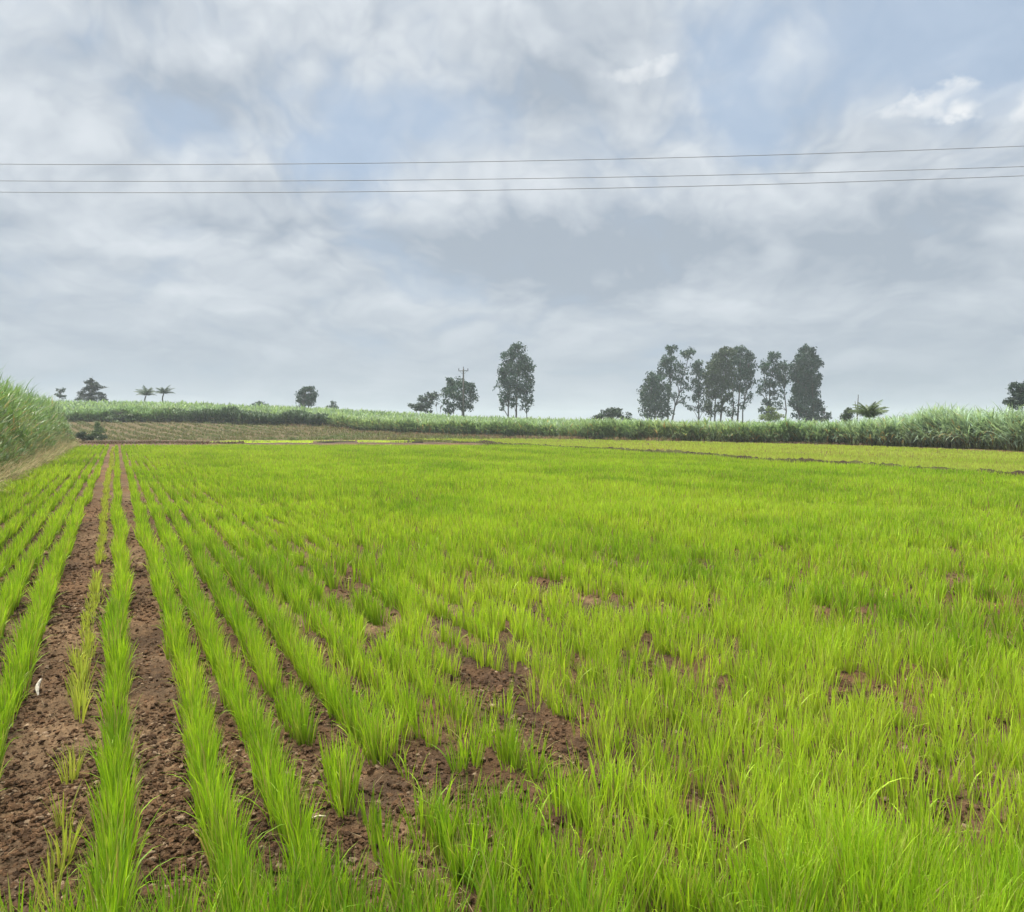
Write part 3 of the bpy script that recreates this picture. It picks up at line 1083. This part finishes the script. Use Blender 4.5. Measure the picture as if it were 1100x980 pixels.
tree('eucalyptus_tree', 'mid-sized open eucalyptus left of the dark column tree', 181,
     [(824, 829, 388), (826, 820, 400), (844, 843, 395)],
     [(832, 386, 8, 7), (828, 395, 9, 8), (838, 398, 8, 10), (820, 394, 5, 7, .6), (823, 408, 9, 8, .6), (835, 410, 9, 7), (817, 418, 6, 7, .4), (828, 420, 8, 8, .5), (838, 424, 6, 7, .4), (844, 406, 4, 10, .5), (820, 432, 7, 6, .6), (832, 434, 7, 6, .6), (816, 442, 5, 4, .5), (826, 444, 7, 4, .5)],
     EUC, .40, 1.2, group=EG)
tree('eucalyptus_tree', 'dense dark column-shaped eucalyptus at the right end of the row', 170,
     [(864, 866, 382), (857, 858, 400), (873, 872, 395)],
     [(867, 378, 7, 7), (861, 387, 9, 8), (873, 389, 8, 10), (866, 396, 12, 9), (856, 402, 8, 9), (874, 405, 8, 11), (864, 410, 12, 10), (855, 418, 7, 8, .9), (872, 421, 10, 11), (862, 426, 11, 10), (854, 434, 6, 7, .7), (873, 436, 9, 10), (862, 443, 11, 9), (872, 449, 8, 5), (852, 395, 5, 7, .6)],
     np.array([.024, .056, .040]), .42, 1.75, group=EG)
tree('sapling', 'small loose sapling beside the foot of the dark column tree', 168, [(885, 886, 440)],
     [(884, 442, 5, 6), (888, 447, 4, 6), (882, 451, 5, 4)], DKG, .34, 1.0)
tree('bush', 'light yellow-green bush at the foot of the open eucalyptus', 150, [(828, 828, 446)],
     [(828, 447, 8, 5), (822, 450, 6, 4), (835, 449, 6, 4), (828, 442, 5, 4)], np.array([.15, .21, .05]), .35, 1.2, cat='bush')
tree('eucalyptus_tree', 'short eucalyptus left of the tall row behind the utility pole', 160,
     [(487, 488, 415), (497, 495, 414), (480, 484, 424)],
     [(490, 410, 10, 6), (483, 417, 8, 8), (501, 415, 8, 7), (493, 420, 11, 8), (480, 427, 6, 8, .7), (506, 424, 6, 9), (491, 431, 9, 7, .8), (502, 435, 7, 8, .8), (482, 438, 6, 6, .6), (494, 440, 7, 4, .6)],
     EUC, .38, 1.3, group=EG)
tree('bushy_tree', 'dark lopsided tree with flat top left of the utility pole', 165, [(453, 462, 428), (449, 446, 436)],
     [(464, 425, 6, 4), (458, 430, 8, 5), (452, 435, 8, 5), (462, 434, 5, 4), (444, 438, 7, 4), (455, 440, 9, 4), (466, 429, 4, 4, .7)], DKG, .36, 1.5, droop=.1)
tree('bare_shrub', 'small nearly leafless shrub just left of the short eucalyptus', 162, [(472, 468, 433), (471, 474, 436)],
     [(468, 434, 3, 2, .4), (474, 437, 2, 2, .3)], DKG, .22, .5, tr=.10, cat='shrub')
tree('eucalyptus_tree', 'small slanting tree above the dark cane front on the left slope', 168, [(326, 329, 420), (331, 333, 419)],
     [(331, 418, 6, 4), (326, 424, 6, 5), (334, 425, 5, 6), (323, 430, 5, 5, .8), (332, 432, 6, 4, .9), (326, 434, 5, 3)], EUC, .36, 2.2)
tree('sapling', 'tiny pointed sapling on the skyline right of the slanting tree', 168, [(358, 358, 432)],
     [(358, 433, 2.5, 3), (358, 437, 5, 3)], DKG, .28, 1.4)
tree('bush', 'faint low bush on the cane skyline left of the slanting tree', 168, [(279, 279, 434)],
     [(279, 434, 5, 2.5), (274, 436, 4, 2), (284, 436, 4, 2)], DKG * 1.3, .3, 1.2, cat='bush')
tree('layered_tree', 'dark tree with level tiered branches on the left skyline', 165, [(98, 99, 404)],
     [(99, 408, 3, 3, .8), (96, 412, 5, 2.5), (103, 413, 5, 2), (91, 417, 6, 2.5), (107, 417, 6, 2), (99, 418, 6, 3), (92, 423, 7, 2.5), (107, 423, 7, 2.5), (100, 424, 7, 3), (90, 428, 6, 3), (108, 428, 6, 2.5), (98, 430, 8, 3)],
     np.array([.026, .042, .034]), .32, 1.9, droop=.0)
tree('sapling', 'tiny sparse tree at far left above the cane', 168, [(65, 65, 420)],
     [(63, 420, 3, 2.5, .8), (68, 420, 3, 2.5, .8), (65, 425, 3.5, 2.5, .8), (61, 423, 2, 2, .7), (69, 427, 2.5, 2, .7)], DKG, .3, 1.0)
tree('bush', 'round dark bush on the skyline left of the tall eucalyptus row', 140, [(658, 658, 446)],
     [(656, 443, 10, 5), (665, 443, 9, 5), (648, 447, 9, 4), (672, 448, 6, 4), (660, 448, 12, 4), (640, 450, 4, 3, .7)], np.array([.028, .055, .03]), .36, 1.6, cat='bush', droop=.1)
tree('conical_tree', 'small conical tree left of the leaning broken pole', 92, [(910, 910, 444)],
     [(911, 441, 3, 4), (910, 446, 5, 4), (909, 451, 6, 5), (912, 455, 6, 4)], MID * 1.1, .26, 3.0)
tree('round_tree', 'dark rounded tree cut by the right edge of the photo', 95, [(1096, 1098, 425)],
     [(1092, 418, 8, 6), (1102, 416, 9, 7), (1090, 427, 9, 7), (1102, 428, 12, 8), (1094, 435, 11, 6), (1112, 424, 10, 9), (1084, 430, 4, 5)],
     np.array([.024, .050, .032]), .36, 1.8, droop=.1)
tree('shrub', 'small dark cone-shaped shrub at the near foot of the stubble slope', 84, [(105, 105, 458)],
     [(105, 457, 2.5, 3.5, 2), (105, 462, 5, 4, 2), (105, 467, 9, 3, 2), (97, 469, 9, 2.5, 2)], np.array([.075, .125, .04]), .3, 1.5, cat='shrub')
tree('shrub', 'low dark shrub in the corner between left cane and stubble', 72, [(90, 90, 468)],
     [(88, 468, 5, 3.5, 3), (95, 470, 7, 2.5, 3), (105, 471, 8, 2, 3)], np.array([.035, .06, .025]), .3, 1.4, cat='shrub')
tree('bush', 'rounded grey-green clump standing out of the dark cane front', 113, [(128, 128, 445)],
     [(128, 442, 8, 4), (120, 446, 8, 4), (136, 446, 8, 4), (128, 450, 12, 4)], np.array([.09, .145, .065]), .34, 1.2, cat='bush', droop=.3)



# ------------------------------------------------------------------ palms
def palm(label, Y, px, top_py, fl, nfr, group=None, trunk_r=.16, spread=1.0, col=DKG * 1.2, seed_az=None, name='coconut_palm'):
    X = (px - 550) / F * Y
    zb = float(terrain(np.array([X]), np.array([Y]))[0])
    root = empty(name, (X, Y, zb))
    tag(root, label, 'palm tree', group)
    head = at(px, top_py, Y)
    tb = Bag()
    m = 8
    pts = [np.array([X + .15 * math.sin(q), Y, zb - .1 + (head[2] - zb + .1) * q / (m - 1)]) for q in range(m - 1)] + [head]
    tube(tb, pts, [trunk_r * (1.3 - .5 * q / (m - 1)) for q in range(m)], 8)
    tb.build('trunk', M_PALM, root)
    for i in range(nfr):
        az = i * 2.399 + RNG.normal(0, .2)
        el = .15 + .95 * (i / nfr) * spread + RNG.normal(0, .08)
        L = fl * (.85 + .3 * RNG.random())
        bend = 1.0 + .5 * RNG.random()
        p = head.copy()
        pts, dirs = [p.copy()], []
        S = 10
        for q in range(S):
            th = el + bend * ((q + .5) / S) ** 1.4
            d = np.array([math.cos(az) * math.sin(th), math.sin(az) * math.sin(th), math.cos(th)])
            p = p + d * L / S
            pts.append(p.copy())
            dirs.append(d)
        fb = Bag()
        tube(fb, pts, [.035 * fl / 3 * (1 - .8 * q / S) for q in range(S + 1)], 4, col * 1.3)
        pp, ax = [], []
        per = 4
        side = np.array([-math.sin(az), math.cos(az), 0])
        V, T, C = [], [], []
        for q in range(1, S):
            for w in range(per):
                f = w / per
                b = pts[q] * (1 - f) + pts[q + 1] * f
                ll = L * .27 * math.sin(math.pi * min(1, (q + f) / S * .85 + .15)) + .05
                for s in (-1, 1):
                    dd = side * s * .85 + dirs[q] * .45 + np.array([0, 0, -.45 - .3 * RNG.random()])
                    dd /= np.linalg.norm(dd)
                    wv = dirs[q] * .045 * fl / 3
                    j = len(V)
                    V += [b - wv, b + wv, b + dd * ll * (.8 + .4 * RNG.random())]
                    T.append([j, j + 1, j + 2])
                    cc = col * (.8 + .5 * RNG.random())
                    C += [cc, cc, cc]
        fb.add(np.array(V), np.array(T), np.array(C))
        fb.build('frond', M_TREE, root)
    return root


palm('left of two coconut palms side by side on the left skyline', 170, 157, 425, 2.8, 18, 'pair of coconut palms', col=np.array([.05, .085, .045]))
palm('right of two coconut palms side by side on the left skyline', 172, 176, 423, 2.6, 18, 'pair of coconut palms', col=np.array([.04, .07, .045]))
palm('short coconut palm in the cane right of the leaning broken pole', 72, 934, 449.5, 2.1, 24, None, .12, .72, col=np.array([.075, .115, .045]))


# ------------------------------------------------------------------ poles
def box(bag, c, s, bev=.0):
    c, s = np.array(c, float), np.array(s, float) / 2
    V = np.array([[x, y, z] for x in (-1, 1) for y in (-1, 1) for z in (-1, 1)], float) * s + c
    Q = [[0, 1, 3, 2], [4, 6, 7, 5], [0, 4, 5, 1], [2, 3, 7, 6], [0, 2, 6, 4], [1, 5, 7, 3]]
    T = []
    for a, b, d, e in Q:
        T += [[a, b, d], [a, d, e]]
    bag.add(V, np.array(T))


def utility_pole():
    Y = 140
    X = (498 - 550) / F * Y
    zb = float(terrain(np.array([X]), np.array([Y]))[0])
    zt = at(498, 394, Y)[2]
    root = empty('utility_pole', (X, Y, zb))
    tag(root, 'grey utility pole with a cross-arm standing in front of a tree', 'utility pole')
    b = Bag()
    tube(b, [(X, Y, zb - .3), (X, Y, (zb + zt) / 2), (X, Y, zt - .35)], [.20, .17, .13], 10)
    b.build('shaft', M_CONC, root)
    za = at(498, 398.5, Y)[2]
    b = Bag()
    box(b, (X, Y - .19, za), (1.9, .10, .14))
    tube(b, [(X - .7, Y - .19, za - .06), (X, Y - .19, za - .75)], [.03, .03], 5)
    tube(b, [(X + .7, Y - .19, za - .06), (X, Y - .19, za - .75)], [.03, .03], 5)
    b.build('cross_arm', M_STEEL, root)
    for dx in (-.85, .85):
        b = Bag()
        z0 = za + .072
        tube(b, [(X + dx, Y - .19, z0), (X + dx, Y - .19, z0 + .16), (X + dx, Y - .19, z0 + .17), (X + dx, Y - .19, z0 + .30), (X + dx, Y - .19, z0 + .36)], [.03, .03, .10, .09, .04], 8)
        b.build('insulator', M_PORC, root)
    b = Bag()
    tube(b, [(X, Y, zt - .348), (X, Y, zt - .15), (X, Y, zt - .14), (X, Y, zt)], [.04, .04, .10, .05], 8)
    b.build('insulator', M_PORC, root)


utility_pole()


def broken_pole():
    Y = 90
    p0, p1 = at(919, 458, Y), at(922, 424, Y)
    p0[2] = float(terrain(p0[:1], np.array([Y]))[0]) - .1
    root = empty('wooden_post', p0)
    tag(root, 'thin leaning bare post between conical tree and short palm', 'post')
    b = Bag()
    tube(b, [p0, p0 * .5 + p1 * .5 + np.array([.05, 0, 0]), p1], [.10, .085, .035], 7)
    b.build('shaft', M_BARK, root)
    b = Bag()
    e = at(918.5, 431, Y)
    s = p0 * .42 + p1 * .58
    tube(b, [s, s * .4 + e * .6 + np.array([-.03, 0, .05]), e], [.05, .04, .02], 5)
    b.build('branch_stub', M_BARK, root)


broken_pole()

# ------------------------------------------------------------------ overhead wires
def wire(label, Y, pts):
    """pts: photo points the wire passes through; a parabola through them continued beyond the frame"""
    w = np.array([at(px, py, Y) for px, py in pts])
    co = np.polyfit(w[:, 0], w[:, 2], 2)
    xs = np.linspace(-24, 24, 120)
    b = Bag()
    tube(b, np.stack([xs, 0 * xs + Y, np.polyval(co, xs)], 1), np.full(len(xs), .0056), 6)
    o = b.build('power_line', M_WIRE)
    tag(o, label, 'power line', 'overhead power lines crossing the sky')


wire('highest of the three overhead wires, well apart from the lower pair', 15.0, [(0, 176.5), (300, 176), (550, 173.5), (800, 167.5), (1100, 157)])
wire('middle one of the three overhead wires', 15.4, [(0, 194.5), (300, 194.2), (550, 192.5), (800, 187.5), (1100, 179)])
wire('lowest of the three overhead wires', 14.7, [(0, 206.5), (300, 206.5), (550, 204.5), (800, 198.5), (1100, 189)])

# ------------------------------------------------------------------ small litter on the soil
def scrap():
    c = ground_at(40, 748)
    root_z = float(terrain(c[:1], c[1:2])[0]) + .02
    S, n = 9, 5
    V = []
    for i in range(S):
        f = i / (S - 1)
        w = .013 * math.sin(math.pi * (.12 + .80 * f)) + .003
        cx = -.022 * math.sin(math.pi * f * .9) + .014 * f
        cz = .125 * (1 - f) ** .9 + .004
        cy = .09 * (1 - f)
        for j in range(n):
            a = (j / (n - 1) - .5)
            V.append([cx + a * 2 * w, cy - .012 * (1 - 4 * a * a), cz + .004 * a])
    V = np.array(V)
    T = []
    for i in range(S - 1):
        for j in range(n - 1):
            a = i * n + j
            T += [[a, a + 1, a + n + 1], [a, a + n + 1, a + n]]
    back = V + np.array([0, .004, .001])
    T2 = [[a + len(V), c_ + len(V), b_ + len(V)] for a, b_, c_ in T]
    o = mesh_obj('white_scrap', np.concatenate([V, back]), np.array(T + T2), M_WHITE)
    o.location = (c[0], c[1], root_z - .015)
    o.rotation_euler = (0, 0, .2)
    o.scale = (.7, .7, .62)
    tag(o, 'curled white scrap lying on brown clods beside the left rice row', 'scrap')


scrap()


def straw_bit(px, py, length, ang, label):
    c = ground_at(px, py)
    z = float(terrain(c[:1], c[1:2])[0]) + .03
    b = Bag()
    d = np.array([math.cos(ang), math.sin(ang), .08]) * length / 2
    p = np.array([c[0], c[1], z])
    tube(b, [p - d, p + np.array([0, 0, .006]), p + d], [.0035, .004, .0025], 6)
    o = b.build('straw', M_STRAW)
    tag(o, label, 'straw')


straw_bit(342, 886, .06, .15, 'pale straw lying flat on bare soil between rice rows')


# ------------------------------------------------------------------ haze
def build_haze():
    m, nt, N, Lk = new_mat('haze_air')
    out = N.new('ShaderNodeOutputMaterial')
    v = N.new('ShaderNodeVolumePrincipled')
    v.inputs['Color'].default_value = (.74, .83, .92, 1)
    v.inputs['Density'].default_value = HAZE
    v.inputs['Anisotropy'].default_value = .2
    Lk.new(v.outputs[0], out.inputs['Volume'])
    b = Bag()
    box(b, (0, 0, 14), (3100, 3100, 32))
    o = b.build('haze', m, flat=True)
    tag(o, 'thin pale haze over the far trees', 'haze', None, 'stuff')


HAZE = .0006
if HAZE:
    build_haze()

# ------------------------------------------------------------------ sky
SUN_EL, SUN_AZ = math.radians(62), math.radians(-60)   # azimuth measured from +Y towards +X


def build_world():
    w = bpy.data.worlds.new('World')
    scene.world = w
    w.use_nodes = True
    nt = w.node_tree
    N, Lk = nt.nodes, nt.links
    N.clear()
    out = N.new('ShaderNodeOutputWorld')
    bg = N.new('ShaderNodeBackground')
    bg.inputs['Strength'].default_value = 0.10
    Lk.new(bg.outputs[0], out.inputs['Surface'])
    sky = N.new('ShaderNodeTexSky')
    sky.sky_type = 'NISHITA'
    sky.sun_disc = False
    sky.sun_elevation = SUN_EL
    sky.sun_rotation = SUN_AZ
    sky.air_density = 1.0
    sky.dust_density = 2.0
    tc = N.new('ShaderNodeTexCoord')
    sep = N.new('ShaderNodeSeparateXYZ')
    Lk.new(tc.outputs['Generated'], sep.inputs[0])

    def val(x):
        return x

    def M(op, a, b=None, c=None, clamp=False):
        n = N.new('ShaderNodeMath')
        n.operation = op
        n.use_clamp = clamp
        for i, q in enumerate((a, b, c)):
            if q is None:
                continue
            if isinstance(q, (int, float)):
                n.inputs[i].default_value = q
            else:
                Lk.new(q, n.inputs[i])
        return n.outputs[0]

    def comb(x, y, z):
        n = N.new('ShaderNodeCombineXYZ')
        for i, q in enumerate((x, y, z)):
            if isinstance(q, (int, float)):
                n.inputs[i].default_value = q
            else:
                Lk.new(q, n.inputs[i])
        return n.outputs[0]

    def noise(vec, scale, detail=8, rough=.55, dist=0.0):
        n = N.new('ShaderNodeTexNoise')
        n.inputs['Scale'].default_value = scale
        n.inputs['Detail'].default_value = detail
        n.inputs['Roughness'].default_value = rough
        n.inputs['Distortion'].default_value = dist
        Lk.new(vec, n.inputs['Vector'])
        return n.outputs['Fac']

    def smooth(x, a, b, lo=0.0, hi=1.0):
        n = N.new('ShaderNodeMapRange')
        n.interpolation_type = 'SMOOTHSTEP'
        n.inputs['From Min'].default_value = a
        n.inputs['From Max'].default_value = b
        n.inputs['To Min'].default_value = lo
        n.inputs['To Max'].default_value = hi
        Lk.new(x, n.inputs['Value'])
        return n.outputs['Result']

    def mix(f, a, b):
        n = N.new('ShaderNodeMix')
        n.data_type = 'RGBA'
        if isinstance(f, (int, float)):
            n.inputs['Factor'].default_value = f
        else:
            Lk.new(f, n.inputs['Factor'])
        for nm, q in (('A', a), ('B', b)):
            if isinstance(q, tuple):
                n.inputs[nm].default_value = (*q, 1)
            else:
                Lk.new(q, n.inputs[nm])
        return n.outputs['Result']

    x, y, z = sep.outputs
    zz = M('ADD', M('MAXIMUM', z, 0.0), .16)
    cloud_p = comb(M('DIVIDE', x, zz), M('DIVIDE', y, zz), 0.0)
    # bearing / elevation of the sky direction, wobbled by noise so that cloud masses get ragged outlines
    hyp = M('SQRT', M('ADD', M('MULTIPLY', x, x), M('MULTIPLY', y, y)))
    bear = M('ARCTAN2', x, y)
    elev = M('ARCTAN2', z, hyp)
    be = comb(bear, M('MULTIPLY', elev, 1.6), 0.0)
    wa = M('SUBTRACT', noise(be, 5.0, 6, .6), .5)
    wb = M('SUBTRACT', noise(comb(M('ADD', bear, 7.3), M('MULTIPLY', elev, 1.6), 3.1), 6.0, 6, .6), .5)
    bw = M('MULTIPLY_ADD', wa, .22, bear)
    ew = M('MULTIPLY_ADD', wb, .13, elev)

    def blob(px, py, rx, ry, amt, sharp=1.0, hard=False):
        d = ray(px, py)
        b0 = math.atan2(d[0], d[1])
        e0 = math.atan2(d[2], math.hypot(d[0], d[1]))
        a = M('DIVIDE', M('SUBTRACT', bw, b0), rx / F)
        e = M('DIVIDE', M('SUBTRACT', ew, e0), ry / F)
        q = M('ADD', M('MULTIPLY', a, a), M('MULTIPLY', e, e))
        if hard:
            return M('MULTIPLY', smooth(q, 0.3, 1.5, 1, 0), amt)
        return M('MULTIPLY', M('EXPONENT', M('MULTIPLY', q, -1.0)), amt)

    def total(items):
        t = None
        for it in items:
            b = blob(*it)
            t = b if t is None else M('ADD', t, b)
        return t

    # tone of the cloud deck: 0 grey belly .. 1 white top; billows lit from above
    vv = M('LOGARITHM', M('ADD', M('MAXIMUM', elev, 0.0), .16), math.e)
    vy = M('MULTIPLY', vv, .62)
    warp = M('SUBTRACT', noise(comb(bear, vy, 5.5), 5.0, 4, .5), .5)
    warp2 = M('SUBTRACT', noise(comb(bear, vy, 9.5), 5.0, 4, .5), .5)
    bx = M('MULTIPLY_ADD', warp, .16, bear)
    by = M('MULTIPLY_ADD', warp2, .16, vy)

    def shift(dx, dy):
        return comb(M('ADD', bx, dx), M('ADD', by, dy), 0.0)

    def puffy(p, sc=1.0):
        t = None
        for k_, (f_, a_) in enumerate(((5.0, .50), (10.5, .27), (22.0, .15), (47.0, .08))):
            n_ = noise(p, f_ * sc, 0, .5)
            b_ = M('MULTIPLY', M('ABSOLUTE', M('SUBTRACT', n_, .5)), 2.2 * a_)
            t = b_ if t is None else M('ADD', t, b_)
        return t

    n_mid = noise(shift(0, 0), 3.6, 5, .5)
    n_up = noise(shift(-.03, .075), 3.6, 5, .5)
    pf = puffy(shift(0, 0))
    pf_up = puffy(shift(-.012, .03))
    relief = M('SUBTRACT', n_mid, n_up)
    relief2 = M('SUBTRACT', pf, pf_up)
    n_fin = noise(shift(0, 0), 14.0, 6, .55)
    tone = M('MULTIPLY', relief, 1.7)
    tone = M('MULTIPLY_ADD', relief2, 1.15, tone)
    tone = M('MULTIPLY_ADD', M('SUBTRACT', pf, .24), .6, tone)
    tone = M('MULTIPLY_ADD', M('SUBTRACT', n_fin, .5), .2, tone)
    tone = M('MULTIPLY_ADD', tone, smooth(elev, .03, .30, .35, 1.05), .47)
    tone = M('ADD', tone, smooth(elev, .0, .20, -.26, 0))
    tone = M('ADD', tone, total([
        (60, 70, 70, 45, .30), (330, 25, 170, 50, .26), (560, 25, 120, 45, .26), (440, 200, 60, 40, .30), (690, 150, 90, 60, .22),
        (200, 262, 90, 24, .24), (130, 170, 80, 40, .12), (760, 10, 60, 30, .3), (830, 210, 80, 50, .12), (720, 330, 160, 40, .14), (300, 320, 120, 40, .10),
        (1060, 215, 90, 40, .15), (560, 205, 90, 30, .14),
        (640, 278, 175, 40, -.80), (190, 90, 110, 45, -.45), (600, 80, 75, 40, -.48), (960, 245, 80, 32, -.52), (1010, 285, 110, 22, -.28),
        (60, 360, 160, 40, -.12), (480, 250, 120, 36, -.25), (230, 235, 60, 14, -.28), (400, 380, 300, 30, -.06), (950, 400, 200, 50, -.15)]))
    tone = M('MINIMUM', M('MAXIMUM', tone, 0.0), 1.0)
    deck = mix(tone, (.405, .470, .550), (.735, .785, .840))
    # gaps of blue
    gapf = M('ADD', M('MULTIPLY_ADD', pf, -1.3, M('MULTIPLY_ADD', M('SUBTRACT', n_mid, .5), -2.2, .38)), total([
        (960, 30, 190, 75, .95), (1075, 60, 90, 60, .5), (410, 125, 90, 45, .70), (370, 172, 60, 25, .55), (250, 150, 70, 40, .42), (30, 15, 90, 30, .4),
        (820, 120, 40, 60, .45), (160, 120, 50, 30, .3)]))
    gap = smooth(gapf, .15, 1.05, 0, .74)
    skyc = N.new('ShaderNodeMix')
    skyc.data_type = 'RGBA'
    skyc.blend_type = 'MULTIPLY'
    skyc.inputs['Factor'].default_value = 1
    skyc.inputs['B'].default_value = (SKYK, SKYK, SKYK, 1)
    Lk.new(sky.outputs[0], skyc.inputs['A'])
    veil = mix(.8, skyc.outputs['Result'], (.455, .585, .765))
    c = mix(gap, deck, veil)
    # white cumulus heads
    puff = total([(1015, 110, 46, 15, 1.5, 1, True), (1094, 118, 30, 20, 1.5, 1, True), (690, 74, 44, 10, .7, 1, True), (720, 70, 20, 8, .4, 1, True)])
    puff = M('MULTIPLY', puff, smooth(M('ADD', relief2, M('MULTIPLY', pf, .8)), .02, .40, .18, 1.0))
    c = mix(M('MINIMUM', M('MULTIPLY', puff, .85), 1.0), c, (.86, .89, .92))
    # extra glow added above the frame and round the sun, to light the field
    sd = (math.sin(SUN_AZ) * math.cos(SUN_EL), math.cos(SUN_AZ) * math.cos(SUN_EL), math.sin(SUN_EL))
    dot = M('ADD', M('ADD', M('MULTIPLY', x, sd[0]), M('MULTIPLY', y, sd[1])), M('MULTIPLY', z, sd[2]))
    glow = M('ADD', smooth(dot, .80, 1.0, 0, 5.0), smooth(elev, .60, 1.2, 0, 4.0))
    gain = M('ADD', glow, 1.0)
    gm = N.new('ShaderNodeMix')
    gm.data_type = 'RGBA'
    gm.blend_type = 'MULTIPLY'
    gm.inputs['Factor'].default_value = 1
    Lk.new(c, gm.inputs['A'])
    warmg = mix(M('MINIMUM', M('DIVIDE', glow, 3.0), 1.0), (1.0, 1.0, 1.0), (1.14, 1.0, .80))
    gw = N.new('ShaderNodeVectorMath')
    gw.operation = 'SCALE'
    Lk.new(warmg, gw.inputs[0])
    Lk.new(gain, gw.inputs['Scale'])
    Lk.new(gw.outputs['Vector'], gm.inputs['B'])
    # cloud colours are relative to a background strength of 0.1
    k10 = N.new('ShaderNodeMix')
    k10.data_type = 'RGBA'
    k10.blend_type = 'MULTIPLY'
    k10.inputs['Factor'].default_value = 1
    k10.clamp_result = False
    Lk.new(gm.outputs['Result'], k10.inputs['A'])
    k10.inputs['B'].default_value = (5, 5, 5, 1)
    Lk.new(k10.outputs['Result'], bg.inputs['Color'])
    w.cycles.sampling_method = 'MANUAL'
    w.cycles.sample_map_resolution = 512


SKYK = .12
build_world()

s = bpy.data.lights.new('sun', 'SUN')
s.energy = 2.5
s.angle = math.radians(12)
s.color = (1, .94, .82)
so = bpy.data.objects.new('sun', s)
COL.objects.link(so)
so.rotation_euler = (math.pi / 2 - SUN_EL, 0, math.pi - SUN_AZ)
so.location = (0, 0, 60)

# ------------------------------------------------------------------ camera and render settings
cam = bpy.data.cameras.new('camera')
cam.sensor_width = 36
cam.lens = 36 * F / 1100
cam.clip_end = 4000
cam.clip_start = .05
co = bpy.data.objects.new('camera', cam)
COL.objects.link(co)
co.location = (0, 0, CAM_H)
co.rotation_euler = (math.pi / 2 - PITCH, 0, 0)
scene.camera = co
scene.view_settings.view_transform = 'Standard'
scene.view_settings.look = 'None'
scene.view_settings.exposure = 1.0
scene.view_settings.gamma = 1.0
scene.view_settings.use_curve_mapping = False
scene.render.engine = 'CYCLES'
cy = scene.cycles
cy.max_bounces = 6
cy.diffuse_bounces = 3
cy.glossy_bounces = 2
cy.transmission_bounces = 4
cy.transparent_max_bounces = 8
cy.volume_bounces = 1
cy.use_denoising = True
try:
    cy.denoiser = 'OPENIMAGEDENOISE'
except Exception:
    pass
